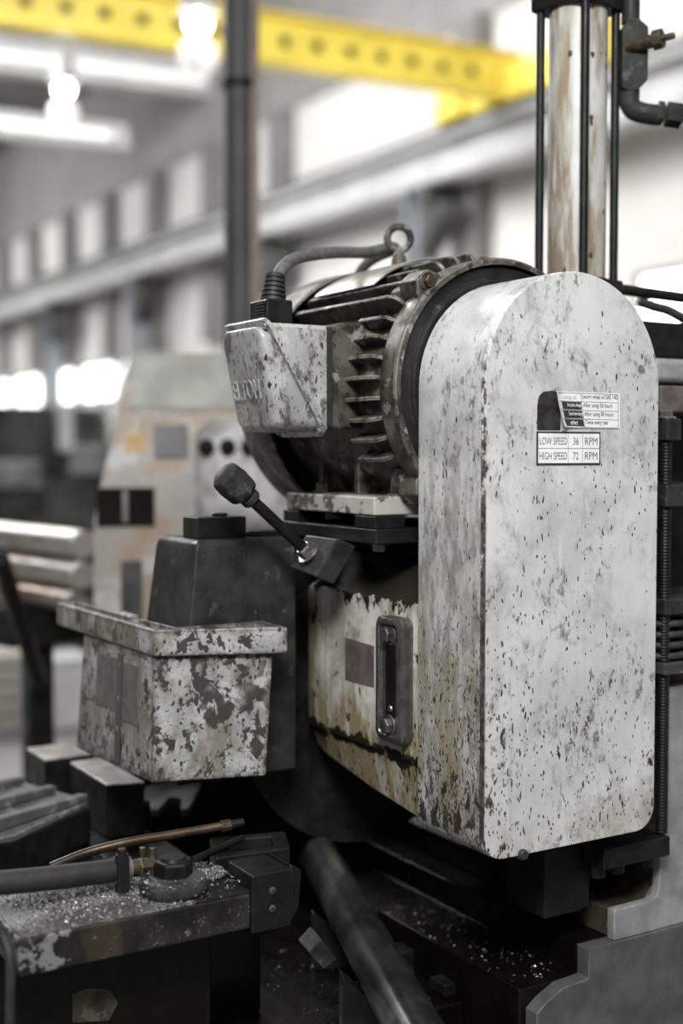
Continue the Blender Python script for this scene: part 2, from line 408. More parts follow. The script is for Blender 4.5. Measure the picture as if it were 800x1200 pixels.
# ------------------------------------------------------------------ mesh helpers
class MB:
    def __init__(s): s.v = []; s.f = []

    def add(s, vs, fs):
        b = len(s.v); s.v.extend(V3(p) for p in vs); s.f.extend(tuple(b + i for i in f) for f in fs); return s

    def prism(s, pts, vec):
        n = len(pts); vec = V3(vec)
        return s.add([V3(p) for p in pts] + [V3(p) + vec for p in pts],
                     [tuple(range(n))[::-1], tuple(range(n, 2 * n))] + [(i, (i + 1) % n, n + (i + 1) % n, n + i) for i in range(n)])

    def box(s, lo, hi):
        x0, y0, z0 = lo; x1, y1, z1 = hi
        return s.prism([(x0, y0, z0), (x1, y0, z0), (x1, y1, z0), (x0, y1, z0)], (0, 0, z1 - z0))

    def loft(s, rings, caps=True):
        n = len(rings[0]); vs = [p for r in rings for p in r]; fs = []
        for k in range(len(rings) - 1):
            for i in range(n): fs.append((k * n + i, k * n + (i + 1) % n, (k + 1) * n + (i + 1) % n, (k + 1) * n + i))
        if caps: fs += [tuple(range(n))[::-1], tuple(range((len(rings) - 1) * n, len(rings) * n))]
        return s.add(vs, fs)

    def lathe(s, o, ax, prof, n=48, a0=0., a1=2 * pi, caps=True):
        """prof = (radius, distance along the axis)"""
        o = V3(o); ax = V3(ax).normalized(); u = ax.orthogonal().normalized()
        if abs(ax.y) > .9: u = V3((1, 0, 0))
        w = ax.cross(u)
        full = abs(a1 - a0 - 2 * pi) < 1e-6
        if full:
            return s.loft([[o + ax * t + (u * math.cos(2 * pi * i / n) + w * math.sin(2 * pi * i / n)) * max(r, 1e-5) for i in range(n)] for r, t in prof], caps)
        rings = [[o + ax * t + (u * math.cos(a0 + (a1 - a0) * i / n) + w * math.sin(a0 + (a1 - a0) * i / n)) * r for r, t in prof] for i in range(n + 1)]
        return s.loft(rings, True)

    def rod(s, p0, p1, r0, r1=None, n=24):
        p0 = V3(p0); p1 = V3(p1)
        return s.lathe(p0, p1 - p0, [(r0, 0), (r0 if r1 is None else r1, (p1 - p0).length)], n)

    def hexa(s, p0, p1, r): return s.rod(p0, p1, r, n=6)

    def bolt(s, p, ax, r, h):
        p = V3(p); ax = V3(ax).normalized()
        s.rod(p, p + ax * h * .22, r * 1.35, n=20)
        s.lathe(p + ax * h * .22, ax, [(r, 0), (r, h * .66), (r * .82, h * .78)], 6)
        return s

    def tube(s, pts, r, n=14, step=10):
        P = smooth(pts, step); rings = []; nrm = None
        for i, p in enumerate(P):
            t = (P[min(i + 1, len(P) - 1)] - P[max(i - 1, 0)]).normalized()
            nrm = t.orthogonal().normalized() if nrm is None else (nrm - t * nrm.dot(t)).normalized()
            b = t.cross(nrm); rr = r(i / (len(P) - 1)) if callable(r) else r
            rings.append([p + (nrm * math.cos(2 * pi * k / n) + b * math.sin(2 * pi * k / n)) * rr for k in range(n)])
        return s.loft(rings)

    def torus(s, c, ax, R, r, n=40, m=12):
        c = V3(c); ax = V3(ax).normalized(); u = ax.orthogonal().normalized(); w = ax.cross(u); b = len(s.v)
        for i in range(n):
            a = 2 * pi * i / n; d = u * math.cos(a) + w * math.sin(a)
            for k in range(m):
                e = 2 * pi * k / m; s.v.append(c + d * (R + r * math.cos(e)) + ax * r * math.sin(e))
        for i in range(n):
            for k in range(m):
                s.f.append((b + i * m + k, b + ((i + 1) % n) * m + k, b + ((i + 1) % n) * m + (k + 1) % m, b + i * m + (k + 1) % m))
        return s

    def ball(s, c, r, n=20): return s.lathe(c, (0, 0, 1), [(r * math.sin(pi * k / 10), -r * math.cos(pi * k / 10)) for k in range(11)], n)

    def build(s, name, mat, parent=None, bev=0., seg=2, ang=38, loc=None, sharp=True):
        off = V3(loc) if loc is not None else (parent['_o'] if parent is not None else V3((0, 0, 0)))
        off = V3(off)
        me = bpy.data.meshes.new(name)
        me.from_pydata([tuple(p - off) for p in s.v], [], s.f)
        bm = bmesh.new(); bm.from_mesh(me); bmesh.ops.recalc_face_normals(bm, faces=bm.faces); bm.to_mesh(me); bm.free()
        me.materials.append(MAT[mat] if isinstance(mat, str) else mat)
        o = bpy.data.objects.new(name, me); COL.objects.link(o)
        me.polygons.foreach_set('use_smooth', [True] * len(me.polygons))
        if bev:
            m = o.modifiers.new('bevel', 'BEVEL'); m.width = bev; m.segments = seg; m.limit_method = 'ANGLE'; m.angle_limit = math.radians(ang); m.harden_normals = True
        else: me.set_sharp_from_angle(angle=math.radians(ang))
        if parent is not None: o.parent = parent
        else: o.location = off
        o['_o'] = list(off)
        return o


def smooth(pts, step):
    P = [V3(p) for p in pts]
    if len(P) < 3 or step < 2: return P
    out = []
    for i in range(len(P) - 1):
        a = P[max(i - 1, 0)]; b = P[i]; c = P[i + 1]; d = P[min(i + 2, len(P) - 1)]
        for k in range(step):
            t = k / step
            out.append(.5 * ((2 * b) + (c - a) * t + (2 * a - 5 * b + 4 * c - d) * t * t + (3 * b - a - 3 * c + d) * t ** 3))
    return out + [P[-1]]


def arc(cx, cy, r, a0, a1, n): return [(cx + r * math.cos(a0 + (a1 - a0) * i / n), cy + r * math.sin(a0 + (a1 - a0) * i / n)) for i in range(n + 1)]


def rrect(x0, y0, x1, y1, r, n=5):
    return arc(x1 - r, y1 - r, r, 0, pi / 2, n) + arc(x0 + r, y1 - r, r, pi / 2, pi, n) + arc(x0 + r, y0 + r, r, pi, 1.5 * pi, n) + arc(x1 - r, y0 + r, r, 1.5 * pi, 2 * pi, n)


def thing(name, label, cat, loc, group=None):
    o = bpy.data.objects.new(name, None); COL.objects.link(o); o.location = loc; o.empty_display_size = .05
    o['label'] = label; o['category'] = cat; o['_o'] = list(loc)
    if group: o['group'] = group
    return o


def tag(o, label, cat, group=None, kind=None):
    o['label'] = label; o['category'] = cat
    if group: o['group'] = group
    if kind: o['kind'] = kind
    return o


def struct(o, label=None):
    o['kind'] = 'structure'
    if label: o['label'] = label
    return o


def copy_tree(o, parent=None):
    c = o.copy(); COL.objects.link(c); c.parent = parent
    for ch in list(o.children): copy_tree(ch, c)
    return c


def letters(mb, body, o, ex, ey, ez, w, h, depth=.0002):
    """lettering fitted to a box w x h whose lower left corner is o"""
    cu = bpy.data.curves.new('letters', 'FONT'); cu.body = body; cu.resolution_u = 3
    ob = bpy.data.objects.new('letters', cu); COL.objects.link(ob)
    bpy.context.view_layer.update()
    me = bpy.data.meshes.new_from_object(ob)
    xs = [v.co.x for v in me.vertices]; ys = [v.co.y for v in me.vertices]
    x0, x1, y0, y1 = min(xs), max(xs), min(ys), max(ys)
    o = V3(o); ex = V3(ex); ey = V3(ey); ez = V3(ez)
    f = lambda v, k: o + ex * ((v.co.x - x0) / (x1 - x0) * w) + ey * ((v.co.y - y0) / (y1 - y0) * h) + ez * k
    fs = [tuple(p.vertices) for p in me.polygons]
    n = len(me.vertices)
    edges = {}
    for q in fs:
        for i in range(len(q)):
            a, b = q[i], q[(i + 1) % len(q)]
            edges[(a, b)] = edges.get((a, b), 0) + 1
    rim = [e for e in edges if (e[1], e[0]) not in edges]
    mb.add([f(v, depth) for v in me.vertices] + [f(v, 0) for v in me.vertices], fs + [(a + 0, a + n, b + n, b) for a, b in rim])
    bpy.data.objects.remove(ob); bpy.data.curves.remove(cu); bpy.data.meshes.remove(me)


X, Y, Z = V3((1, 0, 0)), V3((0, 1, 0)), V3((0, 0, 1))

# ================================================================== GUARD COVER
R_ = .1485; XC = .1485; ZS = 1.5865; ZB = .979
def cover_outline(inset=0.):
    r = R_ - inset; b = ZB + inset; q = .034 - inset
    o = arc(XC, ZS, r, 0, pi, 40)
    o += arc(XC - r + q, b + q, q, pi, 1.5 * pi, 8)
    o += arc(XC + r - q, b + q, q, 1.5 * pi, 2 * pi, 8)
    return o
cov = thing('guard_cover', 'tall white arched drive guard with black paint chips beside the motor', 'machine guard', (.148, .07, .98))
m = MB(); m.prism([(x, .0045, z) for x, z in cover_outline(.0)], (0, .1425, 0)); m.build('shell', 'cover', cov, .0022, 2)
m = MB(); m.prism([(x, 0, z) for x, z in cover_outline(.0004)], (0, .0042, 0)); m.build('front_panel', 'cover', cov, .0016, 2)
sp = MB(); sp.prism([(.0825, -.0010, 1.4835), (.1905, -.0010, 1.4835), (.1905, -.0010, 1.5268), (.0825, -.0010, 1.5268)], (0, .001, 0))
sp = sp.build('speed_plate', 'ink', cov)
sp['label'] = 'small black-edged speed plate reading LOW SPEED 36 RPM, HIGH SPEED 72 RPM'
cells = MB(); tx = MB()
xs = [.0850, .1348, .1355, .1592, .1599, .1885]; zs = [1.4860, 1.5045, 1.5052, 1.5243]
for i in range(0, 6, 2):
    for k in range(0, 4, 2):
        cells.prism([(xs[i], -.0013, zs[k]), (xs[i + 1], -.0013, zs[k]), (xs[i + 1], -.0013, zs[k + 1]), (xs[i], -.0013, zs[k + 1])], (0, .0003, 0))
cells.build('cell_faces', 'paper', sp)
for row, words in enumerate((('HIGH SPEED', '72', 'RPM'), ('LOW SPEED', '36', 'RPM'))):
    for c_, (wd, x0, w_) in enumerate(zip(words, (.0868, .1430, .1635), (.0462, .0095, .0215))):
        letters(tx, wd, (x0, -.0013, zs[row * 2] + .0045), X, Z, -Y, w_, .0096, .00012)
tx.build('lettering', 'greyink', sp)

gl = MB(); gl.prism([(x, -.0006, z) for x, z in [(.083, 1.5285), (.122, 1.5285), (.122, 1.576), (.108, 1.5795), (.093, 1.5775), (.0865, 1.572), (.0835, 1.56)]], (0, .0006, 0))
gl.build('glue_patch', 'glue', cov)['label'] = 'dark glue patch left by the peeled sticker'
# sticker: peeled and curling off at its left edge
st = MB(); NX, NZ = 26, 8
def stk(u, w):
    z = 1.5318 + (1.5785 - 1.5318) * w
    xl = .1065 + .0135 * (1 - w) ** 1.3 * 1.0
    x = xl + (.2245 - xl) * u
    curl = max(0, (.17 - u) / .17) ** 2 * .010 + max(0, (.10 - w) / .1) * max(0, .5 - u) * .004
    return V3((x, -.0007 - curl, z - .0006 * (u - .5)))
for k, thick in ((0, 0), (1, .0004)):
    for i in range(NX + 1):
        for j in range(NZ + 1): st.v.append(stk(i / NX, j / NZ) + V3((0, -.0004 + thick, 0)))
nn = (NX + 1) * (NZ + 1)
for i in range(NX):
    for j in range(NZ):
        a = i * (NZ + 1) + j; st.f += [(a, a + NZ + 1, a + NZ + 2, a + 1), (nn + a, nn + a + 1, nn + a + NZ + 2, nn + a + NZ + 1)]
for j in range(NZ):
    a = j; st.f.append((a, a + 1, nn + a + 1, nn + a)); a = NX * (NZ + 1) + j; st.f.append((a, nn + a, nn + a + 1, a + 1))
for i in range(NX):
    a = i * (NZ + 1); st.f.append((a, nn + a, nn + a + NZ + 1, a + NZ + 1)); a += NZ; st.f.append((a, a + NZ + 1, nn + a + NZ + 1, nn + a))
sk = st.build('oil_sticker', 'paper', cov)
sk['label'] = 'peeling white oil-change sticker with printed table'
def on_stk(u, w, k=.0002): return stk(u, w) + V3((0, -.0005 - k, 0))
blk = MB()
UD = .405
for r0, r1 in ((.045, .235), (.27, .475), (.51, .72)):
    n = 8; ua = .10 + .02 * r0
    top = [on_stk(ua + (UD - ua) * i / n, r1) for i in range(n + 1)]; bot = [on_stk(ua + (UD - ua) * i / n, r0) for i in range(n + 1)]
    blk.loft([[bot[i], top[i], top[i] + Y * .0003, bot[i] + Y * .0003] for i in range(n + 1)])
blk.build('black_cells', 'ink', sk)
gl_ = MB()
for w in (.02, .25, .49, .735, .965):
    n = 12
    gl_.loft([[on_stk(.06 + .91 * i / n, w - .006, .0001), on_stk(.06 + .91 * i / n, w + .006, .0001), on_stk(.06 + .91 * i / n, w + .006, -.0002), on_stk(.06 + .91 * i / n, w - .006, -.0002)] for i in range(n + 1)])
for u in (UD + .004, .97):
    p, q = on_stk(u, .02), on_stk(u, .965)
    gl_.prism([p, p + X * .0004, q + X * .0004, q], (0, .0003, 0))
gl_.build('table_lines', 'greyink', sk)
tx = MB(); ty = MB(); tz = MB()
for wd, w0, wid in (('Twice every year', .07, .040), ('After using 80 hours', .30, .051), ('After using 36 hours', .545, .051), ('(worm wheel oil SAE 140)', .785, .0625)):
    letters(tx, wd, on_stk(.425, w0), X, Z, -Y, wid, .0075, .0001)
tx.build('lettering', 'greyink', sk)
for wd, w0, wid in (('others', .085, .012), ('Second time change', .315, .0225), ('First time change', .555, .0235)):
    letters(ty, wd, on_stk(.185, w0, .0006), X, Z, -Y, wid, .0062, .0001)
ty.build('white_lettering', 'paper', sk)
letters(tz, 'Using oil', on_stk(.12, .79, .0007), X, Z, -Y, .024, .0068, .0001)
tz.build('faded_lettering', 'palefade', sk)
m = MB(); m.lathe((.062, -.002, .9815), (.15, -1, .1), [(.0075, 0), (.0072, .004), (.0045, .0065)], 18)
m.box((.058, -.002, .975), (.069, .01, .984)); m.build('latch_stud', 'iron', cov, .001)

# ================================================================== MOTOR
MC = (.148, 1.588)
mot = thing('electric_motor', 'finned electric motor in chipped olive-grey paint behind the white guard', 'electric motor', (.148, .33, 1.36))
def P(th, r, y): return V3((MC[0] + r * math.cos(th), y, MC[1] + r * math.sin(th)))
OY = (MC[0], 0, MC[1])
m = MB(); m.lathe(OY, Y, [(.10, .172), (.166, .172), (.168, .18), (.168, .50), (.15, .51)], 72); m.build('body', 'motor', mot, .002)
m = MB()
N = 40
for i in range(N):
    th = 2 * pi * (i + .5) / N; dg = math.degrees(th)
    t = V3((-math.sin(th), 0, math.cos(th))) * .0031
    if 213 < dg < 236: continue
    y1 = .276 if 148 < dg < 214 else .488
    top = 95 < dg < 132
    rr = .198 if not top else .197
    if 232 < dg < 308: rr = .178
    if 148 < dg < 214: rr = .190
    y0 = .196
    prof = [(.160, y0), (.174, y0), (rr - .010, y0 + .004), (rr - .003, y0 + .011), (rr, y0 + .024)]
    if y1 < .3: prof += [(rr, y1), (.160, y1)]
    else: prof += [(rr, y1 - .01), (rr - .004, y1), (.160, y1)]
    m.prism([P(th, r, y) - t for r, y in prof], t * 2)
m.build('cooling_fins', 'motor', mot, .0016, 2)
# pad for the terminal box
m = MB()
sec = [(-.069, 1.533), (-.069, 1.672), (-.040, 1.683), (.03, 1.683), (.03, 1.533)]
m.prism([(x, .268, z) for x, z in sec], (0, .175, 0)); m.build('terminal_pad', 'motor', mot, .006, 3)
# end shield with its ring
m = MB(); m.lathe(OY, Y, [(.174, .1500), (.1815, .1505), (.1840, .1535), (.1840, .186), (.180, .193), (.12, .193), (.12, .162), (.171, .162)], 96, caps=False)
es = m.build('end_shield', 'motor', mot, .001)
m = MB(); m.lathe(OY, Y, [(.05, .1612), (.105, .1612), (.108, .151), (.152, .151), (.156, .157), (.1705, .157), (.1705, .1618)], 96); m.build('end_face', 'oily', es)
# lugs with bolts
for dg in (131, 49, 229, 311):
    th = math.radians(dg); u = V3((math.cos(th), 0, math.sin(th))); t = V3((-math.sin(th), 0, math.cos(th)))
    c = P(th, 0, .160)
    m = MB()
    m.prism([c + u * .166 - t * .026, c + u * .187 - t * .023, c + u * .203 - t * .012, c + u * .203 + t * .012, c + u * .187 + t * .023, c + u * .166 + t * .026], (0, .045, 0))
    m.prism([c + u * .17 - t * .030 + Y * .045, c + u * .192 - t * .014 + Y * .045, c + u * .192 + t * .014 + Y * .045, c + u * .17 + t * .030 + Y * .045], (0, .03, 0))
    lg = m.build('clamp_lug', 'motor', mot, .004, 3)
    m = MB(); m.bolt(P(th, .190, .160), (0, -1, 0), .0095, .011); m.build('bolt', 'brass', lg, .0008)
# fan cowl
m = MB(); m.lathe(OY, Y, [(.1985, .490), (.2015, .487), (.204, .490), (.2055, .56), (.199, .585), (.178, .600), (.05, .604), (.05, .597), (.174, .592), (.194, .577), (.2005, .56), (.199, .50)], 96, caps=False)
m.build('fan_cowl', 'motor', mot, .001)
m = MB(); m.lathe(OY, Y, [(.03, .51), (.15, .51), (.15, .575), (.03, .58)], 40)
m.build('fan', 'black', mot)
# curved maker's plate over the upper fins
m = MB(); m.lathe(OY, Y, [(.2005, .285), (.2005, .455), (.2022, .455), (.2022, .285)], 16, -math.radians(96), -math.radians(131))
pl = m.build('maker_plate', 'plate', mot)
pl['label'] = 'shiny bent maker plate over the upper fins'
# eye bolt
e = V3((.148, .418, 1.79))
m = MB(); m.torus((.148, .418, 1.836), (.45, 1, 0), .0185, .0058); m.lathe(e, Z, [(.012, -.03), (.012, .012), (.010, .018), (.007, .024), (.007, .03)], 24)
m.build('eye_bolt', 'motor', mot)
# terminal box
y0, y1 = .270, .400
XA, ZA, ZC = -.163, 1.677, 1.528
m = MB()
sec = [(-.068, ZA), (XA + .004, ZA), (XA, ZA - .006), (-.076, ZC), (-.068, ZC)]
m.loft([[V3((x + (.006 if x < -.07 else 0), y, z - (.006 if z > 1.6 else -.006))) for x, z in sec] for y in (y0,)] +
       [[V3((x, y, z)) for x, z in sec] for y in (y0 + .006, y1 - .006)] +
       [[V3((x + (.006 if x < -.07 else 0), y, z - (.006 if z > 1.6 else -.006))) for x, z in sec] for y in (y1,)])
tb = m.build('terminal_box', 'term', mot, .003, 2)
e2 = V3((-.074 - XA, 0, ZC - ZA)); L2 = e2.length; e2.normalize(); nl = V3((e2.z, 0, -e2.x)).normalized()
if nl.x > 0: nl = -nl
O = V3((XA, y0 - .004, ZA)) + e2 * (-.006)
LY, L2 = (y1 - y0) + .010, L2 + .012
def L(a, b, k): return O + Y * a + e2 * b + nl * k
m = MB()
m.loft([[L(a, b, k) for a, b in rrect(0, 0, LY, L2, .016, 5)] for k in (-.004, .003)])
lid = m.build('lid', 'term', tb, .0015)
m = MB()
def pan(i, f):      # i draws the outline in, f = share of the way out to the upright outer face
    out = []
    for a, b in rrect(.008 + i, .010 + i, LY - .008 - i, L2 - .008 - i, .022 - i * .5, 6):
        p = L(a, b, .003); k = (p.z - (ZC - .004)) / (ZA - ZC); xo = -.147 - .027 * k
        out.append(V3((p.x + (xo - p.x) * f, p.y, p.z)))
    return out
m.loft([pan(0, -.02), pan(.0, .45), pan(.001, .80), pan(.003, .90), pan(.007, .97), pan(.013, 1.)])
m.build('lid_pan', 'term', lid, 0, ang=60)
tx = MB()
fu = V3((-.147 + .147 + .027, 0, -(ZA - ZC))).normalized(); fn = V3((-1, 0, -.18)).normalized()
letters(tx, 'ELTOM', V3((-.1585, y0 + .108, 1.574)), -Y, -fu, fn, .082, .028, .0018)
tx.build('raised_lettering', 'term', lid)
for a, b in ((.010, .010), (LY - .010, .010), (.010, L2 - .010), (LY - .010, L2 - .010)):
    m = MB(); m.lathe(L(a, b, .003), nl, [(.0048, 0), (.0048, .002), (.003, .0036)], 14); m.build('screw', 'steel', lid)
m = MB(); m.box((-.0705, .262, 1.536), (-.066, .45, 1.674)); m.build('gasket', 'rubber', tb)
# foot
m = MB(); m.box((-.03, .21, 1.412), (.09, .464, 1.438)); m.box((.206, .21, 1.412), (.326, .464, 1.438))
m.build('foot', 'footpl', mot, .003, 2)
for xa, xb, xm in ((.016, .10, .016), (.28, .20, .28)):
    for yy in (.325, .432):
        m = MB(); m.prism([(xa, yy, 1.4385), (xb, yy, 1.4385), (xb, yy, 1.455), (xm, yy, 1.53)], (0, .012, 0)); m.build('foot_web', 'motor', mot, .002)
m = MB(); m.bolt((.032, .245, 1.438), Z, .011, .016); m.build('foot_bolt', 'steel', mot, .0008)
m = MB(); m.bolt((.016, .43, 1.438), Z, .011, .016); m.build('foot_bolt', 'steel', mot, .0008)

# power cable and its gland
cab = thing('power_cable', 'grey rubber motor cable arching over the finned motor into a black gland', 'cable', (-.13, .33, 1.677))
g0 = V3((-.128, .326, 1.6785))
pts = [g0 + V3((0, 0, .062)), at(324, 326, y=.33), at(333, 312, y=.345), at(352, 301, y=.37), at(392, 296, y=.42), at(430, 296, y=.47), at(462, 300, y=.52) + Z * .012, V3((.20, .625, 1.80)), V3((.235, .65, 1.62)), V3((.24, .655, 1.39))]
m = MB(); m.tube(pts, .0092, 16, 10); m.build('sheath', 'cable', cab)
m = MB(); m.box(g0 + V3((-.021, -.026, 0)), g0 + V3((.021, .026, .034))); gb = m.build('gland', 'black', cab, .003, 2)
m = MB()
for k in range(5): m.box(g0 + V3((-.0225, -.018, .010 + k * .0042)), g0 + V3((.0, .006, .0122 + k * .0042)))
m.build('gland_slots', 'rubber', gb)
m = MB()
prof = []
for k in range(6):
    z = .034 + k * .0068; r = .0185 - k * .0009
    prof += [(r, z), (r, z + .0042), (r - .0035, z + .0046), (r - .0035, z + .0064)]
ax = V3((.12, .05, 1)).normalized()
m.lathe(g0, ax, prof, 24); m.build('strain_relief', 'rubber', cab)

# ================================================================== MOTOR MOUNT
mp_ = thing('motor_mount', 'black steel slide plate with welded hand lever under the motor foot', 'machine part', (.148, .34, 1.30))
m = MB(); m.box((-.031, .204, 1.372), (.326, .478, 1.394)); m.build('slide_plate', 'dark', mp_, .003, 2)
for lo, hi in (((-.030, .207, 1.394), (.02, .262, 1.4115)), ((-.030, .428, 1.394), (.02, .474, 1.4115)), ((.27, .207, 1.394), (.32, .262, 1.4115)), ((.27, .428, 1.394), (.32, .474, 1.4115))):
    m = MB(); m.box(lo, hi); m.build('spacer_block', 'black', mp_, .002)
m = MB(); m.box((.075, .20, 1.347), (.27, .46, 1.371)); m.build('riser', 'dark', mp_, .002)
m = MB(); m.bolt((-.005, .235, 1.372), -Z, .010, .012); m.build('bolt', 'steel', mp_, .0008)

# lever
a, b, c, d_ = at(358, 626, x=-.055), at(396, 631, x=-.055), at(369, 676, x=-.075), at(338, 664, x=-.075)
nb = (b - a).cross(d_ - a).normalized()
if nb.x > 0: nb = -nb
m = MB(); m.prism([a, b, c, d_], nb * -.034); m.build('bracket', 'iron', mp_, .003, 2)
bc = at(362, 652, x=-.068) 
ctr = (a + b + c + d_) / 4
k0 = at(278, 570, d=1.79)
base = ctr + (a - b).normalized() * .006
ax = (k0 - base).normalized()
m = MB(); m.rod(base + ax * .004, k0 - ax * .01, .0083, .0083, 20); lev = m.build('lever', 'dark', mp_)
m = MB(); m.bolt(base + ax * .0, ax, .0135, .016); m.build('lock_nut', 'steel', lev, .0008)
m = MB(); m.lathe(k0, ax, [(.011, -.034), (.0145, -.030), (.0145, -.022), (.011, -.018)], 20)
m.build('collar', 'guard', lev, .001)
m = MB(); m.lathe(k0, ax, [(.016, -.020), (.0235, -.013), (.0255, .010), (.0235, .026), (.014, .032)], 7)
m.build('knob', 'guard', lev, .003, 2)

# ================================================================== GEARBOX
gb_ = thing('gearbox', 'cream gearbox housing stained with brown oil left of the white guard', 'gearbox', (.15, .32, .99))
def gsec(y, zb, i=0.):
    return [V3(p) for p in ((.010 + i, y, 1.292 - i), (.010 + i, y, 1.071), (.0145 + i, y, 1.066), (.026 + i * 1.2, y, zb + i * .4), (.29 - i, y, zb + i * .4), (.29 - i, y, 1.346 - i), (.075 + i, y, 1.346 - i))]
m = MB(); m.loft([gsec(.148, .985), gsec(.30, 1.003), gsec(.43, 1.026), gsec(.468, 1.035, .003), gsec(.486, 1.05, .012), gsec(.494, 1.07, .028)])
m.build('housing', 'housing', gb_, .003, 2, 25)
m = MB(); m.prism([(.0092, .272, 1.160), (.0092, .352, 1.159), (.0092, .352, 1.2225), (.0092, .272, 1.2205)], (.002, 0, 0))
m.build('blank_plate', 'brown', gb_)['label'] = 'bare brown rectangular plate'
# sight gauge
def ring_pts(y0, z0, y1, z1, r, x): return [V3((x, yy, zz)) for yy, zz in rrect(y0, z0, y1, z1, r, 6)]
gy0, gy1, gz0, gz1 = .172, .241, 1.094, 1.271
m = MB()
o1 = ring_pts(gy0, gz0, gy1, gz1, .014, .0115); o2 = ring_pts(gy0, gz0, gy1, gz1, .014, -.006); o3 = ring_pts(gy0 + .004, gz0 + .004, gy1 - .004, gz1 - .004, .012, -.0095)
i3 = ring_pts(gy0 + .010, gz0 + .010, gy1 - .010, gz1 - .010, .009, -.0095); i2 = ring_pts(gy0 + .012, gz0 + .012, gy1 - .012, gz1 - .012, .008, -.004)
m.loft([o1, o2, o3, i3, i2], True)
ga = m.build('sight_gauge', 'gauge', gb_, 0, ang=50)
ga['label'] = 'bronze sight gauge with dark oil glass and two hex bolts'
yc = (gy0 + gy1) / 2
m = MB(); m.prism([(-.0038, yy, zz) for yy, zz in rrect(yc - .012, 1.130, yc + .012, 1.236, .004, 3)], (-.0012, 0, 0)); m.build('gauge_glass', 'glass', ga)
for zz in (1.246, 1.118):
    m = MB(); m.bolt((-.004, yc + .002, zz), (-1, 0, 0), .0115, .012); m.build('bolt', 'gauge', ga, .001)
m = MB(); m.lathe((-.0048, yc, 1.142), (-1, 0, 0), [(.005, 0), (.004, .002)], 12); m.build('plug', 'gauge', ga)

# ================================================================== BLADE AND ITS GUARD
bg = thing('blade_guard', 'charcoal cast blade guard with tapered top behind the paint-peeled bin', 'machine guard', (.05, .56, 1.02))
m = MB()
def bsec(z, i, l): return [V3(p) for p in ((-.211 - l + i, .402 + i, z), (-.046, .402 + i, z), (-.046, .55 + l - i, z), (-.211 - l + i, .55 + l - i, z))]
m.loft([bsec(1.02, 0, .030), bsec(1.10, 0, .026), bsec(1.358, 0, .0), bsec(1.369, .003, 0), bsec(1.373, .010, 0)])
m.build('casting', 'guard', bg, .007, 3, 25)
m = MB(); m.box((-.045, .503, 1.02), (.30, .63, 1.37)); m.build('rear_casting', 'dark', bg, .004)
m = MB(); m.box((-.198, .425, 1.373), (-.118, .478, 1.405)); m.build('top_block', 'black', bg, .002)
m = MB(); m.rod((-.15, .45, 1.405), (-.15, .45, 1.410), .012, n=20); m.box((-.112, .43, 1.373), (-.048, .50, 1.382)); m.build('cap_strip', 'dark', bg, .002)
bl = MB(); bo = []
nt = 150; bcx, bcz, br = .134, 1.082, .226
for i in range(nt):
    a0 = 2 * pi * i / nt; da = 2 * pi / nt
    for f_, r in ((0, br - .0035), (.35, br - .003), (.9, br), (1.0, br)):
        if f_ < 1: bo.append((bcx + r * math.cos(a0 + f_ * da), bcz + r * math.sin(a0 + f_ * da)))
bl.prism([(x, .4962, z) for x, z in bo], (0, .0036, 0))
bl.build('saw_blade', 'oily', bg)['label'] = 'dark toothed saw blade'

# ================================================================== BIN
bn = thing('metal_bin', 'open-topped metal bin with flaking pale paint hanging before the charcoal guard', 'bin', (-.22, .5, 1.02))
bF, bL, bR = V3((-.288, .385, 1.035)), V3((-.288, .70, 1.022)), V3((-.137, .328, 1.038))
tF, tL, tR = V3((-.284, .388, 1.216)), V3((-.284, .672, 1.212)), V3((-.124, .330, 1.216))
bB = bL + bR - bF; tB = tL + tR - tF
rF, rL, rR = V3((-.287, .380, 1.214)), V3((-.287, .797, 1.211)), V3((-.110, .312, 1.214)); rB = rL + rR - rF
def inset(q, w):
    """polygon q (counter-clockwise from above) drawn in by w"""
    n = len(q); out = []
    for i in range(n):
        p = q[i]; d0 = (p - q[i - 1]); d1 = (q[(i + 1) % n] - p); d0.z = d1.z = 0; d0.normalize(); d1.normalize()
        n0 = V3((-d0.y, d0.x, 0)); n1 = V3((-d1.y, d1.x, 0)); k = (n0 + n1); k /= max(.3, 1 + n0.dot(n1)); out.append(p + k * w)
    return out
def hug(F, Rr, Lf, zoff, x0, x1):     # the bin is notched around the charcoal guard
    return [F, Rr, V3((x1, .391, Rr.z)), V3((x0, .391, F.z)), V3((x0 - .004, .60, Lf.z)), V3((x0 - .004, Lf.y - .01, Lf.z)), Lf]
B4 = hug(bF, bR, bL, 0, -.246, -.137); T4 = hug(tF, tR, tL, 0, -.246, -.126)
m = MB(); m.loft([B4, T4, inset(T4, .006), inset([p + Z * .008 for p in B4], .006)])
m.build('body', 'bin', bn, .0022, 2, 25)
R4 = hug(rF, rR, rL, 1, -.245, -.109)
up = V3((0, 0, .038))
m = MB(); r0_, r1_ = inset(R4, .009), inset([p + up for p in R4], .009)
m.loft([r0_, R4, [p + up for p in R4], r1_], False); m.loft([r1_, r0_], False)
m.build('rim', 'rim', bn, .003, 2, 25)
def face(u, w, k=0.):   # left face of the bin: u along it, w up it
    p = (bF.lerp(bL, u)).lerp(tF.lerp(tL, u), w); return p + V3((-1, 0, .02)) * k
def plate_on(u0, u1, w0, w1, k): 
    mm = MB(); mm.prism([face(u0, w0), face(u1, w0), face(u1, w1), face(u0, w1)], V3((-k, 0, 0))); return mm
plate_on(.47, .76, .45, .88, .001).build('bare_patch', 'brown', bn)['label'] = 'bare brown rectangle on the bin side'
plate_on(.18, .385, .40, .87, .001).build('bare_patch', 'brown', bn)['label'] = 'bare brown rectangle on the bin side'
